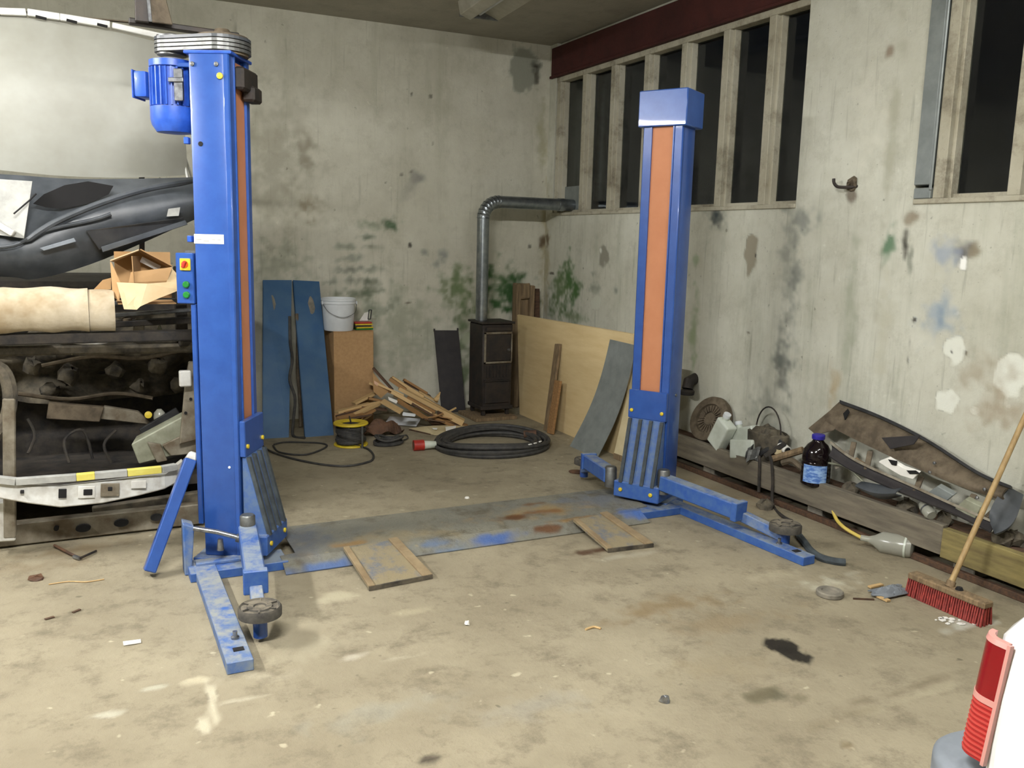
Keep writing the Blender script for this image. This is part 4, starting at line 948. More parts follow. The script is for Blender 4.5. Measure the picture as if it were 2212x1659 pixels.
# ---- padding roll and cardboard box lying on top
fr_ = thing('foam_roll', 'cream padded foam roll lying on the front edge of the stripped car', 'foam roll', (-4.3, -2.83, 1.1))
def roll(x0, x1, r, n):
    rings = []
    for i in range(n+1):
        x = x0+(x1-x0)*i/n
        rr = r*(1+0.06*vn1(x*9, 0, 3))
        rings.append([(x, -2.83+rr*0.9*math.cos(2*PI*k/16), 1.212+0.006*math.sin(x*7)+rr*math.sin(2*PI*k/16)*(1+0.05*vn1(x*14, k, 0))) for k in range(16)])
    return rings
MB().loft(roll(-5.1, -4.062, 0.105, 26)).build('roll_body', 'foam', fr_, smooth=True)
MB().loft(roll(-4.06, -3.945, 0.098, 5)).build('roll_end', 'foam', fr_, smooth=True)
MB().prism([(-4.039, -2.800, 1.307), (-3.955, -2.800, 1.314), (-3.952, -2.800, 1.371), (-3.991, -2.800, 1.360)], (0, 0.012, 0)).build('torn_flap', 'cardboard', fr_)
cx_ = thing('cardboard_box', 'opened cardboard box with hanging flap on top of the stripped car', 'cardboard box', (-3.78, -2.75, 1.25))
Y0 = -2.88
MB().prism([(-3.931, -2.900, 1.354), (-3.794, -2.930, 1.349), (-3.645, -2.900, 1.359), (-3.642, -2.930, 1.318), (-3.763, -2.950, 1.270), (-3.832, -2.960, 1.239), (-3.848, -2.960, 1.223), (-3.906, -2.960, 1.226)], (0, 0.005, 0)).build('front_flap', 'cardboard_light', cx_)
MB().prism([(-3.954, -2.840, 1.451), (-3.917, -2.900, 1.349), (-3.927, -2.900, 1.263), (-3.951, -2.840, 1.282)], (0.005, 0.0, 0)).build('left_side', 'cardboard', cx_)
MB().prism([(-3.954, -2.840, 1.455), (-3.821, -2.840, 1.510), (-3.798, -2.660, 1.507), (-3.932, -2.660, 1.445)], (0, 0, 0.006)).build('top_flap', 'cardboard_light', cx_)
MB().prism([(-3.812, -2.840, 1.512), (-3.667, -2.840, 1.431), (-3.675, -2.660, 1.419), (-3.811, -2.660, 1.497)], (0, 0, 0.006)).build('top_flap', 'cardboard', cx_)
MB().prism([(-3.863, -2.870, 1.403), (-3.670, -2.870, 1.429), (-3.696, -2.890, 1.363), (-3.877, -2.890, 1.351)], (0, 0.005, 0)).build('inner_flap', 'cardboard', cx_)
MB().prism([(-3.857, -2.860, 1.482), (-3.856, -2.900, 1.349), (-3.812, -2.700, 1.367), (-3.814, -2.700, 1.479)], (0.004, 0, 0)).build('divider', 'cardboard', cx_)
MB().prism([(-3.672, -2.840, 1.426), (-3.621, -2.860, 1.364), (-3.641, -2.900, 1.342), (-3.702, -2.900, 1.354)], (0, 0.005, 0)).build('right_flap', 'cardboard_light', cx_)
MB().bx(-3.93, -3.66, -2.66, -2.655, 1.26, 1.50).build('back_side', 'cardboard', cx_)
MB().bx(-3.93, -3.66, -2.90, -2.655, 1.245, 1.25).build('bottom', 'cardboard', cx_)
MB().box((-3.761, -2.700, 1.439), (0.10, 0.006, 0.03), (0, 28, 0)).build('paper_scrap', 'paper', cx_)

# ------------------------------------------------------------------ things along the back wall
def leaning_channel(label, foot_l, foot_r, top_l, top_r, lip=0.03):
    root = thing('steel_channel', label, 'steel channel', ((foot_l[0]+foot_r[0])/2, foot_l[1], 0), 0, 'blue steel channels by the back wall')
    fl, fr, tl_, tr_ = (Vector(p) for p in (foot_l, foot_r, top_l, top_r))
    n = (fr-fl).cross(tl_-fl).normalized()
    if n.y > 0: n = -n
    MB().prism([fl, fr, tr_, tl_], -n*0.006).build('web', 'teal_steel', root)
    for a, b in ((fl, tl_), (fr, tr_)):
        d = (fr-fl).normalized()*(0.006 if a is fl else -0.006)
        MB().prism([a, a+d, b+d, b], -n*lip).build('flange', 'teal_steel', root)
    p = fl.lerp(fr, 0.3 if fl.x < -2.7 else 0.62).lerp(tl_.lerp(tr_, 0.3 if fl.x < -2.7 else 0.62), 0.84)
    w = (fr-fl).normalized(); h = (tl_-fl).normalized()
    MB().prism([p+w*0.032*math.cos(2*PI*k/12)*random.uniform(.7, 1.15)+h*0.085*math.sin(2*PI*k/12)*random.uniform(.7, 1.15) for k in range(12)], n*0.001).build('plaster_smear', 'stone', root)
leaning_channel('left blue steel channel leaning on the back wall behind the motor post', (-2.86, -0.68, 0.0), (-2.655, -0.70, 0.0), (-2.715, -0.045, 1.226), (-2.472, -0.045, 1.226))
leaning_channel('blue steel channel leaning on the back wall beside the white bucket', (-2.535, -0.74, 0.0), (-2.30, -0.74, 0.0), (-2.463, -0.045, 1.226), (-2.236, -0.045, 1.215))
hs = MB().tube(smooth_path([(-2.58, -0.45, 0.95), (-2.60, -0.55, 0.75), (-2.575, -0.5, 0.6), (-2.61, -0.55, 0.45), (-2.58, -0.6, 0.3), (-2.60, -0.62, 0.12), (-2.62, -0.70, 0.01), (-2.55, -0.8, 0.01)], 6), 0.012, 8)
tag(hs.build('hanging_hose', 'black_cable', smooth=True), 'dark hose hanging between the two blue steel channels', 'hose')
hs = MB().tube(smooth_path([(-2.47, -0.20, 0.95), (-2.47, -0.24, 0.8), (-2.485, -0.28, 0.5), (-2.48, -0.33, 0.25), (-2.49, -0.38, 0.01)], 6), 0.016, 8)
tag(hs.build('drain_pipe', 'brown_metal', smooth=True), 'brown pipe standing between the two blue steel channels', 'pipe')

tbx = thing('tall_box', 'tall brown cardboard box carrying the white bucket', 'box', (-2.04, -0.25, 0))
BX0, BX1, BY0, BY1, BZ = -2.21, -1.865, -0.42, -0.10, 0.815
MB().bx(BX0, BX1, BY0, BY1, 0, BZ-0.004).build('box_body', 'fibreboard', tbx, 0.003)
MB().bx(BX0-0.002, BX1+0.002, BY0-0.002, (BY0+BY1)/2-0.002, BZ-0.004, BZ).build('lid_flap', 'cardboard', tbx)
MB().bx(BX0-0.002, BX1+0.002, (BY0+BY1)/2+0.002, BY1, BZ-0.004, BZ).build('lid_flap', 'cardboard', tbx)
bk_ = thing('bucket', 'white plastic bucket with wire handle on the tall brown box', 'bucket', (-2.13, -0.30, BZ))
bc_ = (-2.135, -0.30, BZ)
MB().lathe([(0.0, 0.0), (0.118, 0.0), (0.124, 0.01), (0.138, 0.225), (0.147, 0.228), (0.147, 0.245), (0.140, 0.25), (0.147, 0.255), (0.147, 0.272), (0.138, 0.275), (0.134, 0.27), (0.115, 0.015), (0.0, 0.015)], bc_, 32).build('bucket_body', 'white_plastic', bk_, smooth=True)
MB().tube(smooth_path([(bc_[0]-0.146, bc_[1]-0.03, bc_[2]+0.235), (bc_[0]-0.11, bc_[1]-0.12, bc_[2]+0.16), (bc_[0]+0.0, bc_[1]-0.155, bc_[2]+0.12), (bc_[0]+0.11, bc_[1]-0.12, bc_[2]+0.16), (bc_[0]+0.146, bc_[1]-0.03, bc_[2]+0.235)], 6), 0.0025, 6).build('wire_handle', 'steel_grey', bk_, smooth=True)
for s in (-1, 1):
    MB().box((bc_[0]+s*0.147, bc_[1]-0.03, bc_[2]+0.235), (0.012, 0.03, 0.03)).build('handle_ear', 'white_plastic', bk_, 0.004)
# pack of tools beside the bucket
tk = thing('tool_stack', 'small red and yellow tool pack beside the white bucket', 'tools', (-1.93, -0.30, BZ))
for k, mt in enumerate(('green_plastic', 'yellow', 'black_plastic', 'yellow', 'red_plastic')):
    MB().box((-1.93+random.uniform(-.01, .01), -0.29, BZ+0.007+0.0135*k), (0.15, 0.12, 0.012), (0, 0, random.uniform(-6, 6))).build('layer', mt, tk, 0.002)
sw = thing('hand_saw', 'hand saw with pale blade resting on the tool pack', 'saw', (-1.9, -0.28, BZ+0.075))
MB().prism([(-1.945, -0.27, BZ+0.072), (-1.87, -0.27, BZ+0.072), (-1.862, -0.27, BZ+0.15), (-1.90, -0.27, BZ+0.14)], (0, 0.003, 0)).build('blade', 'trim_white', sw)
hh = MB()
for a, b in (((-1.868, BZ+0.085), (-1.858, BZ+0.165)), ((-1.858, BZ+0.165), (-1.835, BZ+0.165)), ((-1.835, BZ+0.165), (-1.845, BZ+0.085)), ((-1.845, BZ+0.085), (-1.868, BZ+0.085))):
    hh.bar((a[0], -0.268, a[1]), (b[0], -0.268, b[1]), 0.008, 0.008)
hh.build('handle', 'black_plastic', sw)

# wood heap: one object per stick, unit box mesh shared per material
def unit_mesh(name, mt):
    b = MB(); b.box((0, 0, 0), (1, 1, 1))
    me = bpy.data.meshes.new(name); b.bm.to_mesh(me); b.bm.free(); me.materials.append(MATS[mt]); return me
UM = {m_: unit_mesh('stick_'+m_, m_) for m_ in ('wood_pale', 'wood_mid', 'wood_dark')}
def stick(p, q, w, h, mt, name='wood_scrap', label=None, roll_=0.0):
    p, q = Vector(p), Vector(q)
    d = q-p; L_ = d.length; d.normalize()
    s_ = d.cross(Vector((0, 0, 1))).normalized(); u_ = s_.cross(d)
    r_ = Matrix((d, s_, u_)).transposed() @ Matrix.Rotation(roll_, 3, 'X')
    o = bpy.data.objects.new(name, UM[mt])
    o.matrix_world = Matrix.Translation((p+q)/2) @ r_.to_4x4() @ Matrix.Diagonal((L_, w, h, 1))
    COL.objects.link(o)
    tone = {'wood_pale': 'pale', 'wood_mid': 'light brown', 'wood_dark': 'dark brown'}[mt]
    side_ = 'left side of the firewood heap' if (p.x+q.x)/2 < -1.93 else ('middle of the firewood heap' if (p.x+q.x)/2 < -1.6 else 'right side of the firewood heap')
    form = 'thin' if w < 0.04 else ('broad flat' if w > 0.055 else 'split')
    return tag(o, label or '%s %s stick of wood on the %s' % (form, tone, side_), 'wood scrap', 'firewood sticks in the heap')
ST = [
    ((-1.893, -0.500, 0.504), (-1.736, -0.550, 0.315), .05, .02, 'wood_dark'), ((-1.761, -0.550, 0.413), (-1.636, -0.600, 0.318), .06, .03, 'wood_mid'),
    ((-1.728, -0.500, 0.412), (-1.468, -0.580, 0.240), .05, .035, 'wood_pale'), ((-1.591, -0.420, 0.377), (-1.385, -0.450, 0.247), .04, .02, 'wood_mid'), ((-1.576, -0.400, 0.348), (-1.339, -0.420, 0.214), .05, .012, 'wood_dark'),
    ((-1.777, -0.650, 0.318), (-1.473, -0.800, 0.134), .045, .03, 'wood_pale'), ((-1.695, -0.600, 0.337), (-1.315, -0.700, 0.121), .05, .03, 'wood_pale'), ((-1.517, -0.550, 0.263), (-1.275, -0.620, 0.112), .05, .03, 'wood_pale'),
    ((-1.752, -0.720, 0.257), (-1.529, -0.860, 0.102), .04, .02, 'wood_mid'), ((-1.620, -0.480, 0.298), (-1.300, -0.550, 0.134), .08, .015, 'wood_mid'), ((-1.736, -0.600, 0.291), (-1.513, -0.680, 0.171), .10, .012, 'wood_dark'),
    ((-1.654, -0.700, 0.272), (-1.432, -0.780, 0.144), .03, .02, 'wood_mid'), ((-1.641, -0.780, 0.229), (-1.476, -0.840, 0.126), .04, .018, 'wood_dark'), ((-1.463, -0.460, 0.274), (-1.303, -0.500, 0.175), .06, .015, 'wood_pale'),
    ((-1.891, -0.750, 0.262), (-1.755, -0.850, 0.178), .07, .02, 'wood_pale'), ((-1.395, -0.740, 0.134), (-1.225, -0.800, 0.045), .08, .012, 'wood_dark'),
    ((-2.263, -0.720, 0.194), (-1.874, -0.620, 0.231), .05, .02, 'wood_pale'), ((-2.286, -0.780, 0.196), (-1.981, -0.680, 0.232), .06, .02, 'wood_pale'), ((-2.312, -0.920, 0.171), (-2.090, -0.820, 0.183), .05, .02, 'wood_mid'),
    ((-2.190, -0.860, 0.170), (-1.897, -0.720, 0.242), .035, .025, 'wood_pale'), ((-2.125, -0.900, 0.162), (-1.984, -0.820, 0.203), .04, .02, 'wood_mid'), ((-2.087, -0.580, 0.220), (-1.892, -0.520, 0.286), .06, .02, 'wood_pale'), ((-1.965, -0.600, 0.264), (-1.857, -0.620, 0.238), .09, .02, 'wood_mid'),
    ((-2.301, -0.850, 0.176), (-2.095, -0.760, 0.199), .04, .02, 'wood_dark'), ((-2.058, -0.700, 0.217), (-1.851, -0.740, 0.183), .08, .015, 'wood_dark'), ((-2.223, -0.800, 0.184), (-1.931, -0.700, 0.217), .03, .03, 'wood_mid'),
    ((-2.287, -0.940, 0.162), (-2.034, -0.880, 0.179), .06, .012, 'wood_dark'), ((-1.502, -0.800, 0.132), (-1.306, -0.840, 0.087), .06, .01, 'wood_mid'), ((-1.574, -0.880, 0.113), (-1.394, -0.900, 0.076), .05, .01, 'wood_dark'),
]
random.seed(33)
for k in range(26):                       # loose kindling: right fan slopes down to the right, left fan down to the left
    t = random.random()
    if k % 5 < 3:
        x = -1.95+0.62*t; z = 0.36*(1-t)+0.03+random.uniform(0, .03); y = -0.50-0.30*t+random.uniform(-.06, .06); L2 = random.uniform(.15, .32)
        a = Vector((x, y, z)); b = a+Vector((L2*0.85, -L2*0.28, -min(L2*0.40, z-0.012)))
    else:
        x = -1.92-0.20*t; z = 0.20*(1-t)+0.02; y = -0.66-0.22*t+random.uniform(-.05, .05); L2 = random.uniform(.12, .2)
        a = Vector((x, y, z)); b = a+Vector((-L2*0.85, -L2*0.35, -min(L2*0.35, z-0.012)))
    ST.append((a, b, random.uniform(.02, .06), random.uniform(.012, .03), random.choice(('wood_pale', 'wood_pale', 'wood_mid', 'wood_dark'))))
for a, b, w, h, mt in ST:
    stick(a, b, w, h, mt, roll_=random.uniform(-.25, .25))
stick((-1.360, -0.780, 0.139), (-1.203, -0.860, 0.051), .085, .05, 'wood_pale', 'wood_block', 'chunky pale sawn wood block at the right end of the firewood heap')
stick((-1.288, -0.740, 0.131), (-1.215, -0.720, 0.156), .012, .012, 'wood_pale', 'twig', 'thin twig sticking up at the right end of the firewood heap')
tag(MB().prism([(-1.372, -0.600, 0.222), (-1.312, -0.600, 0.280), (-1.329, -0.600, 0.207), (-1.359, -0.600, 0.205)], (0, 0.02, 0)).build('wood_wedge', 'wood_pale'), 'pale wedge of wood standing up before the dark panel', 'wood scrap', 'firewood sticks in the heap')
tag(MB().tube(smooth_path([(-1.526, -0.840, 0.114), (-1.462, -0.860, 0.121), (-1.383, -0.840, 0.140)], 5), 0.008, 6).build('bark_strip', 'wood_mid'), 'thin curved bark strip on the firewood heap', 'wood scrap')
tag(MB().prism([(-1.913, -0.550, 0.480), (-1.857, -0.580, 0.398), (-1.773, -0.600, 0.325), (-1.874, -0.660, 0.269), (-1.920, -0.600, 0.317)], (0, 0.006, 0)).build('cardboard_scrap', 'cardboard'), 'torn brown cardboard piece at the top of the firewood heap', 'cardboard')
tag(MB().prism([(-1.913, -0.590, 0.411), (-1.867, -0.600, 0.382), (-1.891, -0.610, 0.365), (-1.912, -0.600, 0.384)], (0, 0.002, 0)).build('paper_label', 'paper_pink'), 'small pink label on the torn cardboard piece', 'label')
tag(MB().sheet(lambda u, v: (-2.10+0.34*u, -0.80-0.14*v+0.02*math.sin(u*9), 0.03+0.10*math.sin(v*PI)*math.sin(u*PI)+0.02*math.sin(u*13+v*7)), 14, 8, 0.006).build('paper_bag', 'leather_brown'), 'crumpled dark brown paper bag under the firewood heap', 'bag')
tag(MB().prism([(-1.756, -0.535, 0.070), (-1.541, -0.714, 0.070), (-1.569, -0.688, 0.010), (-1.789, -0.509, 0.010)], (0, 0, 0.012)).build('white_board', 'white_plastic'), 'white laminated board lying in front of the firewood heap', 'board')
tag(MB().prism([(-1.742, -0.860, 0.167), (-1.643, -0.880, 0.149), (-1.659, -0.900, 0.142), (-1.757, -0.880, 0.153)], (0, 0.01, 0.01)).build('white_offcut', 'white_plastic'), 'small white board offcut behind the long white board', 'board')
tag(MB().prism([(-1.835, -0.740, 0.281), (-1.761, -0.760, 0.249), (-1.780, -0.780, 0.238), (-1.838, -0.760, 0.269)], (0, 0.01, 0.01)).build('white_chip', 'paper'), 'white chip in the middle of the firewood heap', 'paper')
tag(MB().prism([(-1.788, -0.519, 0.012), (-1.709, -0.608, 0.012), (-1.743, -0.686, 0.002), (-1.816, -0.581, 0.002)], (0, 0, 0.02)).build('pink_offcut', 'paper_pink'), 'pinkish wood offcut below the white laminated board', 'wood scrap')
tag(MB().tube(smooth_path([(-1.982, -0.669, 0.020), (-1.925, -0.601, 0.030), (-1.933, -0.706, 0.020), (-1.878, -0.657, 0.010), (-1.800, -0.544, 0.030)], 5), 0.007, 6).build('cord', 'paper', smooth=True), 'curled white cord between the cable reel and white board', 'cord')
cb_ = thing('flat_carton', 'flattened cardboard carton lying in front of the firewood heap', 'cardboard', (-1.423, -0.869, 0.000))
MB().prism([(-1.653, -0.748, 0.004), (-1.530, -0.820, 0.030), (-1.261, -0.836, 0.030), (-1.145, -0.919, 0.010), (-1.363, -1.136, 0.004), (-1.537, -1.036, 0.004)], (0, 0, 0.006)).build('panel', 'cream_board', cb_)
MB().prism([(-1.392, -0.919, 0.036), (-1.286, -0.897, 0.036), (-1.372, -1.096, 0.012), (-1.438, -1.054, 0.012)], (0, 0, 0.003)).build('sticker', 'paper', cb_)
MB().prism([(-1.508, -0.906, 0.034), (-1.465, -0.922, 0.034), (-1.481, -0.955, 0.030), (-1.507, -0.945, 0.030)], (0, 0, 0.003)).build('sticker', 'paper', cb_)
tag(MB().prism([(-1.462, -0.661, 0.050), (-1.201, -0.689, 0.050), (-1.205, -0.856, 0.030), (-1.462, -0.805, 0.030)], (0, 0, 0.008)).build('brown_offcut', 'leather_brown'), 'brown hardboard offcut under the chunky wood block', 'board')
tag(MB().bar((-1.656, -0.766, 0.004), (-1.553, -0.993, 0.004), 0.02, 0.008).build('dark_batten', 'wood_dark'), 'thin dark batten at the left edge of the flattened carton', 'wood scrap')

# cable reel
rl = thing('cable_reel', 'yellow rimmed cable reel standing beside the blue steel channel', 'cable reel', (-2.25, -1.10, 0))
rc = (-2.262, -1.115)
MB().lathe([(0.075, 0.0), (0.13, 0.0), (0.133, 0.006), (0.13, 0.012), (0.075, 0.012)], (rc[0], rc[1], 0.0), 28).build('lower_rim', 'yellow', rl, smooth=True)
tr = MB(); tr.lathe([(0.075, 0.165), (0.132, 0.165), (0.136, 0.172), (0.132, 0.18), (0.075, 0.18), (0.075, 0.165)], (rc[0], rc[1], 0.0), 32); tr.build('upper_rim', 'yellow', rl, smooth=True)
MB().lathe([(0.072, 0.01), (0.072, 0.168)], (rc[0], rc[1], 0), 24).build('drum', 'dull_black', rl, smooth=True)
sp = [(rc[0]+(0.10+0.012*math.sin(i*0.9))*math.cos(i*0.42), rc[1]+(0.10+0.012*math.sin(i*0.9))*math.sin(i*0.42), 0.022+0.135*i/190) for i in range(191)]
MB().tube(sp, 0.011, 6).build('wound_cable', 'black_cable', rl, smooth=True)
MB().tube([(rc[0]+0.05, rc[1]-0.142, 0.0), (rc[0]+0.05, rc[1]-0.142, 0.17)], 0.009, 8).build('stand_leg', 'steel_grey', rl, smooth=True)
MB().tube([(rc[0]+0.0, rc[1]-0.02, 0.165), (rc[0]-0.02, rc[1]-0.03, 0.235)], 0.006, 8).build('crank_handle', 'black_plastic', rl, smooth=True)
def coil(c, rx, ry, rt, turns, r, seed, n=48, tilt=0.0, zr=0.03):
    random.seed(seed); out = []
    N = int(turns*n)
    ph = [random.uniform(0, 6) for _ in range(6)]
    for i in range(N):
        t = 2*PI*i/n; k = i/n
        a = rt*math.sin(ph[0]+k*2.4); b = zr*(0.5+0.5*math.sin(ph[1]+k*1.7))
        out.append((c[0]+(rx+a)*math.cos(t), c[1]+(ry+a*0.8)*math.sin(t), r+b*(1+0.3*math.sin(t*2+ph[2]))+tilt*math.cos(t)))
    return out
cl = MB().tube(coil((-1.985, -1.21), 0.095, 0.06, 0.022, 7, 0.010, 4, zr=0.05), 0.010, 6)
tag(cl.build('cable_coil', 'black_cable', smooth=True), 'small black cable coil on the floor right of the cable reel', 'cable')
cl = MB().tube(smooth_path([(-1.93, -1.18, 0.01), (-1.87, -1.06, 0.012), (-1.78, -1.02, 0.02), (-1.79, -1.10, 0.012), (-1.86, -1.16, 0.01)], 6), 0.006, 6)
tag(cl.build('wire_loop', 'black_cable', smooth=True), 'thin black wire loop at the small cable coil', 'cable')
cl = MB().tube(smooth_path([(-2.909, -0.819, 0.008), (-2.883, -1.150, 0.008), (-2.737, -1.501, 0.008), (-2.517, -1.752, 0.008), (-2.302, -1.708, 0.008), (-2.213, -1.552, 0.008), (-2.189, -1.330, 0.008), (-2.244, -1.180, 0.008)], 8), 0.008, 7)
tag(cl.build('floor_cable', 'black_cable', smooth=True), 'black cable looping over the floor from the cable reel to the motor post', 'cable')
cl = MB().tube(smooth_path([(-2.830, -0.964, 0.008), (-2.825, -1.203, 0.008), (-2.667, -1.338, 0.008), (-2.464, -1.147, 0.008), (-2.484, -1.008, 0.008), (-2.710, -0.892, 0.008), (-2.818, -0.935, 0.008)], 8), 0.007, 7)
tag(cl.build('floor_cable_loop', 'black_cable', smooth=True), 'smaller black cable loop on the floor before the blue steel channels', 'cable')
pl = thing('power_plug', 'red three-phase plug with white sleeve at the end of the big cable coil', 'plug', (-1.738, -1.380, 0.000))
p0, p1 = Vector((-1.837, -1.472, 0.040)), Vector((-1.703, -1.489, 0.040))
dv = (p1-p0).normalized()
MB().tube([p0-dv*0.035, p0+dv*0.045], 0.042, 18).build('plug_head', 'red_plastic', pl, smooth=True)
MB().tube([p0+dv*0.045, p0+dv*0.14], [0.034, 0.026], 16).build('plug_sleeve', 'milky_plastic', pl, smooth=True)
MB().tube([p0-dv*0.030, p0-dv*0.036], 0.030, 16).build('plug_face', 'leather_brown', pl)
bigc = MB().tube(coil((-1.245, -1.545), 0.405, 0.36, 0.055, 15, 0.014, 11, n=56, zr=0.055), 0.0145, 6)
bo_ = thing('large_cable_coil', 'large coil of thick black cable lying on the floor before the stove', 'cable', (-1.245, -1.545, 0))
bigc.build('cable', 'black_cable', bo_, smooth=True)
for an in (-70, -62, -52):
    a = rad(an); MB().box((-1.245+0.43*math.cos(a), -1.545+0.39*math.sin(a), 0.085), (0.03, 0.012, 0.006), (0, 0, an+90)).build('cable_tie', 'paper', bo_)
MB().tube([(-1.245+0.33, -1.545+0.10, 0.05), (-1.245+0.42, -1.545+0.05, 0.06)], 0.03, 12).build('coupling', 'leather_brown', bo_, smooth=True)
random.seed(21)

# dark panel leaning on the back wall
dp = thing('leaning_steel_sheet', 'narrow dark steel panel leaning on the back wall left of the stove', 'steel panel', (-1.0, -0.14, 0))
MB().prism([(-1.128, -0.17, 0.0), (-0.888, -0.17, 0.0), (-0.918, -0.035, 0.756), (-1.160, -0.035, 0.762)], (0, 0.012, 0)).build('panel', 'dark_paint', dp)
for x in (-1.158, -0.923):
    MB().box((x, -0.03, 0.765), (0.01, 0.016, 0.025)).build('top_pin', 'dark_paint', dp)

# stove with flue pipe
sv = thing('stove', 'tall black cast iron stove in the corner', 'stove', (-0.755, -0.42, 0))
SX0, SX1, SY0, SY1 = -0.905, -0.605, -0.57, -0.27
MB().bx(SX0-0.09, SX1+0.02, SY0-0.09, SY1+0.03, 0.0, 0.03).build('base_board', 'wood_old', sv, 0.003)
for x in (SX0+0.03, SX1-0.03):
    for y in (SY0+0.03, SY1-0.03):
        MB().bar((x, y, 0.03), (x, y, 0.09), 0.035, 0.035).build('leg', 'black_steel', sv, 0.004)
MB().bx(SX0, SX1, SY0, SY1, 0.085, 0.865).build('body', 'black_steel', sv, 0.012, True)
MB().bx(SX0-0.015, SX1+0.015, SY0-0.02, SY1+0.01, 0.865, 0.885).build('top_plate', 'black_steel', sv, 0.005)
MB().bx(SX0-0.01, SX1+0.01, SY0-0.015, SY1, 0.085, 0.12).build('plinth', 'black_steel', sv, 0.006)
MB().bx(SX0+0.03, SX1-0.02, SY0-0.012, SY0, 0.80, 0.84).build('damper_strip', 'black_steel', sv, 0.004)
dr = MB().bx(SX0+0.025, SX1-0.025, SY0-0.016, SY0, 0.53, 0.775).build('fire_door', 'black_steel', sv, 0.006)
MB().bx(SX0+0.012, SX0+0.030, SY0-0.020, SY0, 0.51, 0.795).build('door_trim', 'grimy_metal', dr, 0.004)
MB().bx(SX1-0.022, SX1-0.010, SY0-0.020, SY0, 0.51, 0.795).build('door_trim', 'grimy_metal', dr, 0.004)
MB().bx(SX0+0.012, SX1-0.010, SY0-0.020, SY0, 0.775, 0.795).build('door_trim', 'grimy_metal', dr, 0.004)
MB().bx(SX0+0.012, SX1-0.010, SY0-0.020, SY0, 0.51, 0.528).build('door_trim', 'grimy_metal', dr, 0.004)
for k in range(7):
    MB().bar((SX0+0.05+0.033*k, SY0-0.004, 0.38), (SX0+0.05+0.033*k, SY0-0.004, 0.49), 0.012, 0.014, up=(0, -1, 0)).build('grille_bar', 'black_steel', sv, 0.002)
MB().bx(SX0+0.03, SX1-0.03, SY0-0.014, SY0, 0.145, 0.345).build('ash_door', 'black_steel', sv, 0.006)
MB().bx(SX0+0.02, SX1-0.02, SY0-0.02, SY0, 0.345, 0.36).build('ledge', 'black_steel', sv, 0.003)
MB().lathe([(0.012, 0), (0.016, 0.012), (0.01, 0.022), (0, 0.024)], (SX1-0.05, SY0-0.016, 0.63), 12, (90, 0, 0)).build('door_knob', 'steel_grey', sv, smooth=True)
PX, PY, PZ, PR = -0.845, -0.40, 1.945, 0.055
fp = thing('flue_pipe', 'galvanised stove pipe rising from the stove and bending into the window', 'stove pipe', (PX, PY, 0.885))
MB().tube([(PX, PY, 0.886), (PX, PY, PZ-0.15)], PR, 24).build('vertical_pipe', 'galvanised', fp, smooth=True)
n_ = 8
for i in range(n_):
    a0, a1 = PI-PI/2*i/n_, PI-PI/2*(i+1)/n_
    c = (PX+0.15, PZ-0.15)
    rr = PR+0.004
    seg = [(c[0]+0.15*math.cos(a0), PY, c[1]+0.15*math.sin(a0)), (c[0]+0.15*math.cos((a0+a1)/2), PY, c[1]+0.15*math.sin((a0+a1)/2)), (c[0]+0.15*math.cos(a1), PY, c[1]+0.15*math.sin(a1))]
    MB().tube(seg, [rr, rr-0.004, rr], 24).build('elbow_segment', 'galvanised', fp, smooth=True)
MB().tube([(PX+0.14, PY, PZ), (0.16, PY, PZ)], PR, 24).build('horizontal_pipe', 'galvanised', fp, smooth=True)
MB().tube([(-0.09, PY, PZ), (-0.03, PY, PZ)], PR+0.004, 24).build('pipe_joint', 'galvanised', fp, smooth=True)
MB().tube([(0.16, PY, PZ), (0.36, PY, PZ)], PR, 20).build('outer_pipe', 'galvanised', fp, smooth=True)
MB().tube([(0.36, PY, PZ-0.05), (0.36, PY, 3.2)], PR, 20).build('outer_riser', 'galvanised', fp, smooth=True)

# boards in the corner and along the right wall
op = thing('old_post', 'weathered grooved wooden post standing in the corner behind the plywood', 'wooden post', (-0.27, -0.12, 0))
MB().bx(-0.375, -0.325, -0.17, -0.06, 0, 1.205).build('post_half', 'wood_old', op, 0.01, jitter=0.004)
MB().bx(-0.235, -0.18, -0.17, -0.06, 0, 1.185).build('post_half', 'wood_old', op, 0.01, jitter=0.004)
MB().bx(-0.33, -0.23, -0.13, -0.06, 0, 1.20).build('post_back', 'wood_old', op)
MB().bx(-0.33, -0.23, -0.168, -0.10, 1.06, 1.205).build('post_head', 'wood_old', op, 0.008, jitter=0.004)
tag(MB().bar((-0.14, -0.20, 0.0), (-0.115, -0.07, 1.15), 0.055, 0.03).build('dark_lath', 'wood_dark', bevel=0.003), 'dark lath leaning in the corner beside the weathered post', 'lath')
py = thing('plywood_sheet', 'large pale plywood sheet leaning against the right wall', 'plywood', (-0.45, -1.2, 0))
b0, b1 = Vector((-0.462, -0.46, 0.0)), Vector((-0.475, -2.20, 0.0))
t0, t1 = Vector((-0.405, -0.245, 0.914)), Vector((-0.405, -2.20, 0.935))
MB().prism([b0, b1, t1, t0], (0.018, 0, 0.004)).build('sheet', 'plywood', py)
tag(MB().bar((-0.572, -1.204, 0.002), (-0.435, -1.111, 0.738), 0.085, 0.022, up=(-1, 0, 0.1)).build('narrow_plank', 'wood_old', bevel=0.002), 'taller narrow plank leaning against the plywood sheet', 'plank')
tag(MB().bar((-0.595, -1.311, 0.002), (-0.515, -1.275, 0.448), 0.095, 0.022, up=(-1, 0, 0.1)).build('short_plank', 'wood_mid', bevel=0.002), 'shorter narrow plank leaning against the plywood sheet', 'plank')
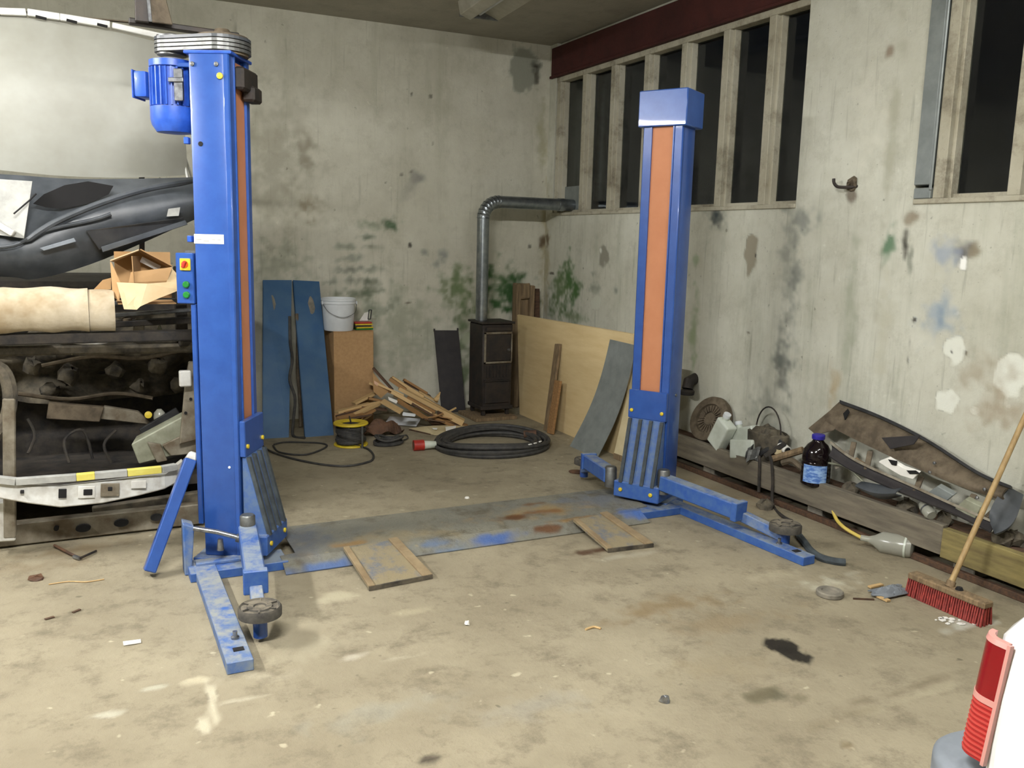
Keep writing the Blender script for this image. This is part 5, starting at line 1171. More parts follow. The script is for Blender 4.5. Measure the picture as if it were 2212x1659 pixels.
def gsheet(u, v):
    a = Vector((-0.662, -1.760, 0.000)).lerp(Vector((-0.662, -2.175, 0.000)), u)
    b = Vector((-0.435, -1.930, 0.869)).lerp(Vector((-0.435, -2.286, 0.864)), u)
    p = a.lerp(b, v)
    return p+Vector((0.045*math.sin(v*PI), 0, -0.02*math.sin(v*PI)))
gs = thing('sheet_metal', 'curved grey metal sheet leaning against the plywood sheet', 'metal sheet', (-0.68, -1.98, 0))
MB().sheet(gsheet, 4, 16, 0.003).build('sheet', 'sheet_grey', gs, smooth=True)
cr = thing('cream_board', 'cream board leaning behind the curved grey metal sheet', 'board', (-0.45, -2.2, 0))
MB().prism([(-0.545, -2.22, 0.03), (-0.52, -2.48, 0.05), (-0.365, -2.45, 0.80), (-0.38, -2.22, 0.80)], (0.015, 0, 0)).build('board', 'cream_board', cr)
MB().box((-0.50, -2.35, 0.022), (0.1, 0.25, 0.04)).build('support_batten', 'wood_old', cr)
tag(MB().lathe([(0, 0), (0.05, 0.0), (0.055, 0.006), (0.02, 0.014), (0, 0.014)], (-1.014, -2.468, 0.000), 14).build('floor_washer', 'leather_brown'), 'flat brown rusty washer on the floor near the rear lift pad', 'washer')

# ------------------------------------------------------------------ low shelf along the right wall
sh = thing('low_shelf', 'low rough plank shelf along the foot of the right wall', 'shelf', (-0.12, -3.9, 0))
MB().bx(-0.245, -0.20, -4.80, -1.75, 0.082, 0.238).build('front_plank', 'plank_grey', sh, 0.004, jitter=0.0015)
mat('plank_olive', lin(138, 126, 78), lin(104, 92, 58), 0.85, 0, 5, stretch=(6, 0.8, 6), bump=0.2, detail=7)
MB().bx(-0.25, -0.20, -5.75, -4.802, 0.072, 0.225).build('front_plank', 'plank_olive', sh, 0.004, jitter=0.0015)
for k, (a, b) in enumerate(((-0.20, -0.135), (-0.132, -0.068), (-0.065, -0.002))):
    MB().bx(a, b, -5.75, -1.75, 0.175, 0.205).build('deck_board', 'wood_dark', sh, 0.003)
for y in (-1.9, -2.9, -3.9, -4.9, -5.6):
    MB().bx(-0.195, -0.01, y-0.06, y+0.06, 0.0, 0.175).build('support_block', 'stone', sh, 0.005)
MB().bx(-0.235, -0.205, -5.75, -1.75, 0.0, 0.035).build('floor_batten', 'wood_dark', sh, 0.004)
DZ = 0.205

# vented drum leaning on the wall
vd = thing('vented_drum', 'round rusty vented brake drum leaning on the wall beside the capped post', 'brake drum', (-0.13, -2.78, DZ))
Dm = Matrix.Translation((-0.115, -2.775, 0.385)) @ Euler((rad(6), rad(-64), 0)).to_matrix().to_4x4()
MB(Dm).lathe([(0.0, -0.05), (0.165, -0.05), (0.172, -0.02), (0.165, 0.008), (0.15, 0.014), (0.11, 0.012), (0.104, -0.006), (0.05, -0.012), (0.045, -0.004), (0.0, -0.004)], (0, 0, 0), 36).build('drum', 'brown_metal', vd, smooth=True)
for k in range(22):
    MB(Dm @ Matrix.Rotation(2*PI*k/22, 4, 'Z')).box((0.077, 0, -0.004), (0.048, 0.008, 0.014)).build('vent_fin', 'brown_metal', vd)
# wall stub behind the post
ws = thing('wall_stub', 'dark pipe stub sticking out of the wall beside the capped post', 'pipe stub', (-0.05, -2.44, 0.5))
MB().tube([(0.01, -2.44, 0.62), (-0.07, -2.46, 0.60), (-0.085, -2.47, 0.55)], 0.042, 14).build('stub', 'black_steel', ws, smooth=True)
MB().lathe([(0.05, -0.03), (0.055, 0.0), (0.04, 0.01)], (-0.085, -2.47, 0.535), 16).build('cap', 'dull_black', ws, smooth=True)
# basket
bs = thing('basket', 'dark shallow basket with wire handle among the canisters', 'basket', (-0.10, -3.36, DZ))
MB().lathe([(0.0, 0.0), (0.13, 0.0), (0.165, 0.10), (0.17, 0.20), (0.155, 0.21), (0.12, 0.04), (0, 0.03)], (-0.10, -3.36, DZ), 20, sx=0.55).build('bowl', 'grime', bs, smooth=True)
MB().tube([(-0.10, -3.36+0.115*math.cos(rad(a)), DZ+0.20+0.17*math.sin(rad(a))) for a in range(0, 181, 12)], 0.005, 7).build('wire_handle', 'black_steel', bs, smooth=True)
for c, r in (((-0.10, -3.30, DZ+0.19), 0.075), ((-0.11, -3.41, DZ+0.18), 0.085), ((-0.09, -3.36, DZ+0.21), 0.06)):
    MB().lathe([(0, -r*0.6), (r*0.8, -r*0.4), (r, 0), (r*0.6, r*0.45), (0, r*0.5)], c, 10, (random.uniform(-25, 25), random.uniform(-25, 25), 0)).build('rag_lump', 'grime', bs, jitter=0.012)
# plastic canisters
def canister(label, c, size, rot, neck=True, dark=False):
    root = thing('plastic_canister', label, 'canister', (c[0], c[1], DZ), 0, 'milky plastic canisters on the low shelf')
    Mx = Matrix.Translation(c) @ Euler([rad(a) for a in rot]).to_matrix().to_4x4()
    MB(Mx).box((0, 0, 0), size).build('body', 'milky_plastic', root, min(size)*0.18, True, seg=3)
    if neck:
        MB(Mx).lathe([(0.022, 0), (0.022, 0.03), (0.018, 0.032)], (0, size[1]*0.25, size[2]/2), 14).build('neck', 'milky_plastic', root, smooth=True)
        MB(Mx).lathe([(0.026, 0.02), (0.026, 0.045), (0, 0.046)], (0, size[1]*0.25, size[2]/2), 14).build('screw_cap', 'white_plastic', root, smooth=True)
    return root
canister('tilted milky plastic canister in front of the rusty brake drum', (-0.205, -3.03, 0.335), (0.09, 0.13, 0.21), (30, 0, 0))
canister('milky plastic canister standing at the edge of the low shelf, front one', (-0.19, -3.25, 0.275), (0.09, 0.19, 0.13), (-10, 8, 10), False)
canister('milky plastic canister lying behind the front one at the basket', (-0.12, -3.17, 0.355), (0.08, 0.22, 0.10), (-18, 0, 0))
tag(MB().sheet(lambda u, v: (-0.255+0.03*math.sin(u*9)+0.02*v, -3.33-0.10*u, 0.235+0.085*v+0.015*math.sin(u*11+v*5)), 8, 6, 0.004).build('foil_rag', 'steel_grey'), 'crumpled silver foil hanging over the shelf edge by the canisters', 'foil')
br = thing('hand_brush', 'dark hand brush lying on the low shelf right of the canisters', 'brush', (-0.15, -3.5, DZ))
MB().bar((-0.200, -3.380, 0.261), (-0.120, -3.513, 0.391), 0.035, 0.03).build('brush_body', 'black_plastic', br, 0.006)
MB().bar((-0.210, -3.463, 0.281), (-0.140, -3.561, 0.379), 0.03, 0.03).build('bristles', 'dull_black', br, 0.004)
cn = thing('spray_can', 'small white can with red rim lying on the low shelf', 'can', (-0.12, -3.62, DZ))
pa, pb = Vector((-0.120, -3.492, 0.356)), Vector((-0.130, -3.575, 0.336))
MB().tube([pa, pb], 0.027, 14).build('can_body', 'paper', cn, smooth=True)
MB().tube([pa-(pb-pa).normalized()*0.012, pa], 0.029, 14).build('can_rim', 'red_plastic', cn, smooth=True)
MB().tube([pb, pb+(pb-pa).normalized()*0.003], 0.020, 14).build('can_bottom', 'tile_dark', cn)
tag(MB().prism([(-0.180, -3.495, 0.307), (-0.180, -3.554, 0.303), (-0.180, -3.542, 0.336), (-0.180, -3.508, 0.341)], (0.03, 0, 0)).build('cream_chip', 'cream_board'), 'small cream block beside the white can', 'block')
tag(MB().tube([(-0.200, -3.520, 0.273), (-0.120, -3.697, 0.367)], 0.022, 8).build('round_stick', 'wood_old', bevel=0), 'round brown stick lying on the low shelf left of the dark bottle', 'stick')
tag(MB().tube(smooth_path([(-0.220, -3.632, 0.277), (-0.200, -3.696, 0.303), (-0.200, -3.769, 0.280), (-0.200, -3.846, 0.270)], 5), 0.02, 7).build('rag_roll', 'brown_metal'), 'brown rag roll on the shelf edge left of the dark bottle', 'rag')
c2_ = thing('small_cup', 'small white cup with red stripe left of the dark bottle', 'cup', (-0.140, -3.677, 0.266))
MB().lathe([(0.02, 0), (0.028, 0.03), (0.028, 0.05), (0.0, 0.05)], (-0.14, -3.76, DZ), 14).build('cup', 'paper', c2_, smooth=True)
MB().lathe([(0.0275, 0.008), (0.0295, 0.02)], (-0.14, -3.76, DZ), 14).build('stripe', 'red_plastic', c2_, smooth=True)
for k, (pts, lab) in enumerate((([(-0.250, -3.456, 0.283), (-0.258, -3.473, 0.242), (-0.258, -3.478, 0.152), (-0.258, -3.484, 0.056)], 'dark strap hanging over the shelf edge, shorter one'), ([(-0.250, -3.551, 0.305), (-0.258, -3.580, 0.268), (-0.258, -3.600, 0.154), (-0.270, -3.622, 0.026), (-0.300, -3.691, -0.002), (-0.406, -3.877, 0.020), (-0.394, -3.930, 0.012)], 'dark strap hanging over the shelf edge down to the front arm pad'))):
    tag(MB().tube(smooth_path(pts, 5), 0.010, 7).build('strap', 'dull_black', smooth=True), lab, 'strap')
tag(MB().lathe([(0, 0), (0.05, 0.005), (0.055, 0.03), (0.02, 0.055), (0, 0.05)], (-0.343, -3.639, 0.000), 9).build('dark_rag', 'grime', jitter=0.008), 'dark crumpled rag on the floor below the hanging straps', 'rag')

# dark bottle with blue cap
bo2 = thing('oil_bottle', 'dark bottle with blue cap and pale blue label on the shelf edge', 'bottle', (-0.205, -3.90, 0.238))
bc2 = (-0.205, -3.895, 0.212)
bz = 0.315
MB().lathe([(0.0, 0.0), (0.078, 0.0), (0.084, 0.006), (0.084, 0.045), (0.082, 0.05), (0.084, 0.055), (0.084, 0.075), (0.082, 0.08), (0.084, 0.085), (0.084, 0.105), (0.082, 0.11), (0.084, 0.115), (0.084, 0.135), (0.081, 0.142), (0.084, 0.15), (0.084, 0.175), (0.077, 0.21), (0.058, 0.24), (0.036, 0.258), (0.031, 0.268), (0.031, 0.285), (0, 0.285)], bc2, 36).build('bottle_body', 'bottle_dark', bo2, smooth=True)
MB().lathe([(0.036, 0.274), (0.038, 0.278), (0.038, 0.298), (0.034, 0.302), (0.0, 0.302)], bc2, 24).build('screw_cap', 'cap_blue', bo2, smooth=True)
lab = MB()
ang = [rad(170+100*i/14) for i in range(15)]
lab.loft([[(bc2[0]+rr*math.cos(a), bc2[1]+rr*math.sin(a), bc2[2]+zz) for zz, rr in ((0.022, 0.0855), (0.128, 0.0855), (0.128, 0.0845), (0.022, 0.0845))] for a in ang])
lb_ = lab.build('label', 'label_blue', bo2, smooth=True)

# large bumper leaning on the wall, open side out
bu = thing('bumper_shell', 'large dark brown bumper shell leaning on the right wall with its hollow side out', 'bumper', (-0.1, -4.5, 0.3))
def band(up, lo, name, mt, th=0.008, nv=6, bul=0.0, dirn=(1, 0, 0)):
    U, Lw = smooth_path(up, 6), smooth_path(lo, 6)
    n = min(len(U), len(Lw))-1
    def f(u, v):
        k = min(int(u*n), n-1); t = u*n-k
        a = U[k].lerp(U[k+1], t); b = Lw[k].lerp(Lw[k+1], t)
        return a.lerp(b, v)+Vector(dirn)*bul*math.sin(v*PI)
    return MB().sheet(f, n, nv, th).build(name, mt, bu, smooth=True)
T_ = [(-0.030, -3.873, 0.696), (-0.030, -4.168, 0.662), (-0.040, -4.491, 0.598), (-0.060, -4.819, 0.502), (-0.100, -5.023, 0.484)]
M1 = [(-0.120, -3.854, 0.565), (-0.130, -4.108, 0.521), (-0.140, -4.456, 0.470), (-0.140, -4.809, 0.431), (-0.140, -5.034, 0.426)]
band(T_, M1, 'upper_band', 'brown_metal', 0.01, 8, -0.03)
band([(-0.050, -3.890, 0.709), (-0.050, -4.184, 0.674), (-0.060, -4.506, 0.610), (-0.080, -4.832, 0.515), (-0.120, -5.047, 0.497)], [(-0.060, -3.902, 0.691), (-0.060, -4.195, 0.658), (-0.070, -4.516, 0.595), (-0.090, -4.841, 0.501), (-0.130, -5.055, 0.484)], 'upper_lip', 'black_plastic', 0.014, 2)
M2 = [(-0.200, -3.987, 0.487), (-0.200, -4.183, 0.423), (-0.200, -4.531, 0.380), (-0.200, -4.812, 0.346), (-0.200, -5.017, 0.324)]
B2 = [(-0.240, -4.017, 0.414), (-0.240, -4.227, 0.365), (-0.240, -4.628, 0.328), (-0.240, -4.847, 0.313), (-0.240, -5.050, 0.282)]
band(M2, B2, 'lower_band', 'dark_paint', 0.01, 6, 0.02)
band([(-0.205, -3.991, 0.496), (-0.205, -4.187, 0.432), (-0.205, -4.534, 0.389), (-0.205, -4.815, 0.355), (-0.205, -5.019, 0.332)], [(-0.210, -3.991, 0.480), (-0.210, -4.193, 0.418), (-0.210, -4.540, 0.376), (-0.210, -4.821, 0.342), (-0.210, -5.024, 0.321)], 'lower_lip', 'grimy_metal', 0.012, 2)
MB().sheet(lambda u, v: Vector((-0.100, -4.999, 0.487)).lerp(Vector((-0.200, -5.017, 0.324)), u).lerp(Vector((-0.050, -5.064, 0.448)).lerp(Vector((-0.250, -5.081, 0.281)), u), v)+Vector((-0.04*math.sin(u*PI), -0.05*math.sin(u*PI)*v, -0.02*math.sin(u*PI))), 10, 6, 0.012).build('corner_end', 'grey_plastic', bu, smooth=True)
MB().prism([(-0.050, -3.891, 0.700), (-0.160, -3.760, 0.520), (-0.180, -3.847, 0.497), (-0.140, -3.941, 0.542), (-0.080, -3.986, 0.644)], (0.01, 0, 0)).build('end_flange', 'brown_metal', bu, 0.003)
MB().prism([(-0.110, -3.979, 0.650), (-0.110, -4.010, 0.684), (-0.110, -4.025, 0.667), (-0.110, -3.997, 0.612)], (-0.004, 0, 0)).build('slot', 'tile_dark', bu)
for p, q in (((-0.130, -4.093, 0.504), (-0.200, -4.136, 0.398)), ((-0.140, -4.221, 0.480), (-0.200, -4.259, 0.388)), ((-0.140, -4.564, 0.420), (-0.200, -4.587, 0.352)), ((-0.140, -4.876, 0.410), (-0.200, -4.878, 0.341)), ((-0.140, -5.024, 0.412), (-0.200, -4.987, 0.327))):
    MB().bar(p, q, 0.03, 0.012).build('cross_rib', 'brown_metal', bu, 0.002)
MB().prism([(-0.165, -4.312, 0.581), (-0.165, -4.558, 0.647), (-0.165, -4.522, 0.589), (-0.165, -4.379, 0.531)], (-0.006, 0, 0)).build('upper_bracket', 'dark_paint', bu, 0.002)
for c in ((-0.160, -4.653, 0.519), (-0.180, -4.647, 0.470), (-0.160, -4.943, 0.457), (-0.180, -4.923, 0.411)):
    MB().lathe([(0.008, 0), (0.009, 0.008), (0, 0.01)], c, 8, (0, -90, 0)).build('clip', 'steel_bright', bu)
ft = thing('foam_block', 'torn white foam block with black patches inside the bumper shell', 'foam', (-0.220, -4.468, 0.429))
MB().prism([(-0.220, -4.349, 0.456), (-0.220, -4.410, 0.492), (-0.220, -4.509, 0.465), (-0.220, -4.610, 0.460), (-0.220, -4.578, 0.417), (-0.220, -4.500, 0.417), (-0.220, -4.407, 0.439)], (0.02, 0, 0.01)).build('foam', 'paper', ft, 0.003)
for pg in (((-0.226, -4.416, 0.488), (-0.226, -4.475, 0.493), (-0.226, -4.472, 0.466), (-0.226, -4.443, 0.464)), ((-0.226, -4.538, 0.457), (-0.226, -4.594, 0.471), (-0.226, -4.624, 0.459), (-0.226, -4.560, 0.443))):
    MB().prism(list(pg), (0.003, 0, 0)).build('black_patch', 'tile_dark', ft)
tag(MB().sheet(lambda u, v: Vector((-0.200, -4.254, 0.320)).lerp(Vector((-0.200, -4.520, 0.351)), u)+Vector((-0.05*math.sin(v*PI)-0.02, 0, -0.075*v*(0.5+0.5*math.sin(u*PI)))), 10, 6, 0.006).build('plastic_tray', 'grey_plastic', smooth=True), 'bent dark grey plastic tray in front of the bumper shell', 'tray')
jr = thing('glass_jar', 'small silvery jar lying at the shelf edge below the bumper shell', 'jar', (-0.220, -4.689, 0.263))
ja, jb = Vector((-0.200, -4.651, 0.287)), Vector((-0.220, -4.703, 0.267))
MB().tube([ja+(ja-jb)*0.4, ja, jb, jb+(jb-ja)*0.25], [0.022, 0.030, 0.032, 0.024], 18).build('jar_body', 'clear_plastic', jr, smooth=True)
MB().tube([ja+(jb-ja)*0.3, ja+(jb-ja)*0.45], 0.034, 18).build('jar_band', 'steel_bright', jr, smooth=True)
for k, (pg, mt, nm, lb2) in enumerate((
    (((-0.190, -3.988, 0.389), (-0.190, -4.086, 0.453), (-0.190, -4.127, 0.395), (-0.190, -4.030, 0.329)), 'stone', 'grey_stone', 'grey stone slab right of the dark bottle'),
    (((-0.190, -4.107, 0.357), (-0.190, -4.148, 0.421), (-0.190, -4.216, 0.403), (-0.190, -4.216, 0.349)), 'wood_old', 'wood_offcut', 'tan wood offcut right of the grey stone slab'),
    (((-0.210, -4.827, 0.332), (-0.210, -4.879, 0.395), (-0.210, -4.968, 0.381), (-0.210, -4.940, 0.309)), 'olive_metal', 'olive_plate', 'olive metal plate lying in the right end of the bumper shell'),
    (((-0.190, -4.636, 0.349), (-0.190, -4.703, 0.412), (-0.190, -4.800, 0.390), (-0.190, -4.741, 0.324)), 'sheet_grey', 'grey_plate', 'grey metal plate lying inside the bumper shell'))):
    tag(MB().prism(list(pg), (0.03, 0, 0.012)).build(nm, mt, bevel=0.003), lb2, 'scrap')
tag(MB().tube(smooth_path([(-0.210, -3.993, 0.364), (-0.210, -4.131, 0.370), (-0.210, -4.271, 0.312), (-0.220, -4.343, 0.319), (-0.220, -4.455, 0.284)], 6), 0.006, 6).build('scrap_wire', 'olive_metal', smooth=True), 'thin olive wire running along the bumper shell', 'wire')
for k, (pa_, r) in enumerate((((-0.120, -3.853, 0.162), .04), ((-0.150, -4.119, 0.279), .05), ((-0.120, -4.479, 0.254), .05), ((-0.140, -4.724, 0.252), .045), ((-0.120, -5.044, 0.229), .06), ((-0.080, -5.071, 0.268), .05))):
    tag(MB().lathe([(0, -0.02), (r, -0.015), (r*0.9, 0.02), (r*0.4, 0.045), (0, 0.04)], (pa_[0], pa_[1], DZ+0.02), 9).build('debris_lump', 'grime', jitter=0.012), ('dirty lump left of the grey stone slab behind the bottle', 'dirty lump behind the tan wood offcut on the shelf', 'dirty lump below the grey plastic tray', 'dirty lump right of the silvery jar', 'dirty lump under the right end of the bumper shell', 'dirty lump beside the wall at the bumper shell end')[k], 'debris', 'debris on the low shelf')

# floor things at the right wall
cc = thing('clear_canister', 'dusty clear plastic bottle lying on the floor under the low shelf', 'bottle', (-0.280, -4.554, 0.000))
ca, cb2 = Vector((-0.325, -4.398, 0.050)), Vector((-0.206, -4.618, 0.050))
dd = (cb2-ca).normalized()
MB().tube([ca-dd*0.02, ca+dd*0.02, ca+dd*0.05, ca+dd*0.09, cb2-dd*0.04, cb2-dd*0.01, cb2], [0.016, 0.017, 0.03, 0.058, 0.06, 0.052, 0.03], 20).build('bottle_body', 'clear_plastic', cc, smooth=True)
MB().tube([cb2-dd*0.045, cb2-dd*0.035], 0.0615, 20).build('band', 'milky_plastic', cc, smooth=True)
tag(MB().tube(smooth_path([(-0.230, -4.064, 0.120), (-0.250, -4.120, 0.069), (-0.281, -4.206, 0.050), (-0.270, -4.276, 0.030), (-0.243, -4.341, 0.010)], 6), 0.010, 8).build('yellow_hose', 'pale_yellow', smooth=True), 'yellow hose hanging from the low shelf to the clear bottle', 'hose')
tag(MB().tube(smooth_path([(-0.546, -4.125, 0.020), (-0.612, -4.250, 0.016), (-0.677, -4.363, 0.016), (-0.705, -4.455, 0.016), (-0.682, -4.522, 0.016), (-0.639, -4.561, 0.016)], 6), 0.020, 9).build('rubber_hose', 'rubber_rib', smooth=True), 'short black rubber hose on the floor behind the end of the base leg', 'hose')
dk = thing('rubber_disc', 'round grey rubber disc lying on the floor left of the broom', 'disc', (-1.028, -4.835, 0.000))
MB().lathe([(0, 0), (0.058, 0), (0.062, 0.004), (0.062, 0.02), (0.057, 0.025), (0.04, 0.024), (0.036, 0.018), (0, 0.018)], (-1.011, -4.819, 0.000), 24).build('disc', 'stone', dk, smooth=True)
tag(MB().sheet(lambda u, v: (-0.83+0.20*u+0.02*math.sin(v*9), -4.97+0.10*v, 0.012+0.03*abs(math.sin(u*7+v*4))*math.sin(u*PI)*math.sin(v*PI)), 14, 8, 0.006).build('dirty_rag', 'car_grey'), 'crumpled grey rag on the floor at the broom head', 'rag')
for k, (a, b, w, mt, lb3) in enumerate((((-0.769, -4.833, 0.008), (-0.684, -4.832, 0.008), .02, 'wood_pale', 'pale wood chip on the floor left of the broom, upper one'), ((-0.818, -4.915, 0.008), (-0.819, -4.989, 0.008), .025, 'wood_pale', 'pale wood chip on the floor left of the broom, lower one'), ((-0.945, -4.898, 0.004), (-0.862, -4.944, 0.004), .006, 'wood_dark', 'thin dark twig between the rubber disc and the grey rag'))):
    tag(MB().bar(a, b, w, 0.008).build('wood_chip', mt), lb3, 'wood chip')

# broom
bm2 = thing('broom', 'broom with red bristles and wooden handle leaning on the right wall', 'broom', (-0.56, -5.11, 0))
hb0, hb1 = Vector((-0.632, -4.951, 0.100)), Vector((-0.629, -5.343, 0.100))
hdir = (hb1-hb0).normalized(); hside = hdir.cross(Vector((0, 0, 1)))
MB().bar(hb0+Vector((0, 0, -0.005)), hb1+Vector((0, 0, -0.005)), 0.065, 0.03).build('broom_head', 'wood_old', bm2, 0.006)
bz2 = MB(); nb = 34
for i in range(nb):
    for j in range(4):
        c = hb0.lerp(hb1, (i+0.5)/nb)+hside*(-0.024+0.016*j); c.z = 0
        sp_ = (j-1.5)*0.008
        e0 = c+hside*sp_+hdir*random.uniform(-0.003, 0.003)
        bz2.bar(e0+Vector((0, 0, 0.001)), c+Vector((0, 0, 0.083)), 0.0085, 0.0085, up=tuple(hdir), w2=0.006, h2=0.006)
bro = bz2.build('bristles', 'red_bristle', bm2); bro['kind'] = 'stuff'
hp = hb0.lerp(hb1, 0.5)+Vector((0, 0, 0.005)); he = Vector((-0.200, -5.120, 0.846))
hd = (he-hp).normalized()
tt_ = (-0.018-hp.x)/hd.x
MB().tube([hp, hp+hd*0.06, hp+hd*tt_], [0.016, 0.0125, 0.0125], 12).build('handle', 'wood_handle', bm2, smooth=True)
MB().tube([hp, hp+hd*0.03], 0.02, 12).build('handle_socket', 'wood_old', bm2, smooth=True)
MB().lathe([(0.018, 0), (0.012, 0.012), (0, 0.012)], hb0.lerp(hb1, 0.62)+Vector((0, 0, 0.01))-hside*0.005, 10).build('spare_socket', 'tile_dark', bm2)

# wall hook and chips on the wall
hk = thing('wall_hook', 'dark bent iron hook set in a broken patch of the right wall', 'hook', (-0.03, -3.78, 1.97))
MB().tube(smooth_path([(0.01, -3.835, 1.965), (-0.035, -3.80, 1.958), (-0.06, -3.745, 1.962), (-0.062, -3.715, 1.985), (-0.06, -3.708, 2.01)], 5), 0.0095, 8).build('hook', 'black_steel', hk, smooth=True)
MB().lathe([(0.0, 0.0), (0.042, 0.0), (0.036, 0.012), (0.02, 0.02), (0, 0.02)], (-0.002, -3.80, 1.98), 9, (0, -90, 0)).build('mortar_patch', 'brown_metal', hk, jitter=0.008)

# ------------------------------------------------------------------ white hatchback at the right edge
wc = thing('white_car', 'white hatchback with red tail lamp and grey bumper at the right edge', 'car', (-1.4, -7.35, 0))
YL, YR = -6.56, -8.16
def body_sec(x, zt, inset=0.0, zb=0.30):
    r = 0.05
    return [(x, YL-inset-0.02, zb), (x, YL-inset, 0.50), (x, YL-inset, 0.70), (x, YL-inset-0.012, zt-0.06), (x, YL-inset-0.05, zt-0.012), (x, YL-inset-0.10, zt), (x, YR+inset+0.10, zt), (x, YR+inset+0.05, zt-0.012), (x, YR+inset+0.012, zt-0.06), (x, YR+inset, 0.70), (x, YR+inset, 0.50), (x, YR+inset+0.02, zb)]
secs = [body_sec(-2.472, 0.868, 0.040, 0.54), body_sec(-2.462, 0.885, 0.022, 0.52), body_sec(-2.44, 0.90, 0.008, 0.48), body_sec(-2.40, 0.91, 0.0), body_sec(-2.0, 0.925), body_sec(-1.2, 0.93), body_sec(-0.35, 0.92)]
MB().loft(secs).build('body', 'car_white', wc, smooth=True)
# greenhouse
def gh(x, zt, z0, ins):
    return [(x, YL-0.06, z0), (x, YL-0.06-ins, zt), (x, YR+0.06+ins, zt), (x, YR+0.06, z0)]
MB().loft([gh(-2.30, 0.95, 0.90, 0.02), gh(-1.98, 1.36, 0.90, 0.14), gh(-1.6, 1.41, 0.90, 0.16), gh(-0.4, 1.40, 0.90, 0.16)]).build('cabin', 'car_white', wc, 0.03, True, seg=2)
rwn = MB(); rwn.prism([(-2.262, YL-0.16, 0.99), (-2.262, YR+0.16, 0.99), (-2.03, YR+0.24, 1.30), (-2.03, YL-0.24, 1.30)], (-0.02, 0, 0.012)); rwn.build('rear_window', 'bottle_dark', wc)
for s, yy in ((1, YL), (-1, YR)):
    sw_ = MB(); sw_.prism([(-1.95, yy-s*0.075, 0.97), (-0.5, yy-s*0.075, 0.97), (-0.5, yy-s*0.185, 1.33), (-1.72, yy-s*0.185, 1.33)], (0, s*0.012, 0.004)); sw_.build('side_window', 'bottle_dark', wc)
    wh = MB(); wh.tube([(-1.75, yy-s*0.16, 0.30), (-1.75, yy+s*0.008, 0.30)], 0.30, 32)
    w_ = wh.build('wheel', 'rubber', wc, 0.02, True)
    MB().tube([(-1.75, yy-s*0.02, 0.30), (-1.75, yy+s*0.014, 0.30)], 0.20, 24).build('wheel_cover', 'steel_grey', w_, 0.01, True)
    # tail lamp: rounded corner lenses that lean out towards the bumper
    def lamp_pt(k, z, r_):
        lean = -0.040*(0.84-z)/0.235
        if k <= 10:
            a = rad(90+90*k/10)
            return (-2.452+lean+r_*math.cos(a), yy-s*0.045+s*r_*math.sin(a), z)
        return (-2.452+lean-r_, yy-s*0.066, z)
    for z0, z1, mt, nm in ((0.730, 0.838, 'lens_red_dark', 'upper_lens'), (0.608, 0.720, 'lens_red', 'lower_lens')):
        lens = MB().loft([[lamp_pt(k, z0, 0.043), lamp_pt(k, z1, 0.043), lamp_pt(k, z1, 0.030), lamp_pt(k, z0, 0.030)] for k in range(12)]).build(nm, mt, wc, smooth=True)
        if nm == 'lower_lens':
            for k in range(11):
                zz = z0+0.006+0.0098*k
                MB().loft([[lamp_pt(j, zz, 0.0445), lamp_pt(j, zz+0.0042, 0.0445), lamp_pt(j, zz+0.0042, 0.042), lamp_pt(j, zz, 0.042)] for j in range(4, 12)]).build('lens_rib', 'lens_rib_red', lens)
    MB().loft([[lamp_pt(k, 0.719, 0.0445), lamp_pt(k, 0.731, 0.0445), lamp_pt(k, 0.731, 0.032), lamp_pt(k, 0.719, 0.032)] for k in range(12)]).build('lamp_divider', 'lens_pink', wc, smooth=True)
    MB().loft([[lamp_pt(k, 0.837, 0.0445), lamp_pt(k, 0.847, 0.042), lamp_pt(k, 0.847, 0.03), lamp_pt(k, 0.837, 0.03)] for k in range(12)]).build('lamp_top', 'lens_pink', wc, smooth=True)
    fa, fb = Vector(lamp_pt(11, 0.604, 0.041)), Vector(lamp_pt(11, 0.847, 0.041))
    MB().bar(fa-Vector((0, s*0.004, 0)), fb-Vector((0, s*0.004, 0)), 0.007, 0.012, up=(-1, 0, 0)).build('lamp_frame', 'lens_pink', wc)
tg = [(-2.40, 0.575), (-2.525, 0.575), (-2.518, 0.65), (-2.505, 0.74), (-2.488, 0.82), (-2.474, 0.862), (-2.45, 0.892), (-2.40, 0.912)]
MB().loft([[(x, y, z) for x, z in tg] for y in (YL-0.070, YL-0.5, YR+0.5, YR+0.070)]).build('tailgate', 'car_white', wc, smooth=True)
pl_ = [(-1.95, YL+0.03)]+[(-2.44+0.125*math.cos(rad(a)), YL-0.045+0.125*math.sin(rad(a))) for a in range(90, 181, 10)]+[(-2.575, (YL+YR)/2)]+[(-2.44+0.125*math.cos(rad(a)), YR+0.045+0.125*math.sin(rad(a))) for a in range(180, 271, 10)]+[(-1.95, YR-0.03)]
MB().prism([(x, y, 0.26) for x, y in pl_], (0, 0, 0.315)).build('rear_bumper', 'car_grey', wc, 0.022, True, seg=3)
MB().prism([(x*1.0-0.004*(x < -2.0), y+(0.006 if y > -7 else -0.006), 0.40) for x, y in pl_], (0, 0, 0.05)).build('bumper_strip', 'grey_plastic', wc, 0.01, True)
MB().bar((-2.523, YL-0.15, 0.60), (-2.475, YL-0.15, 0.86), 0.003, 0.004, up=(-1, 0, 0)).build('tailgate_gap', 'grey_plastic', wc)

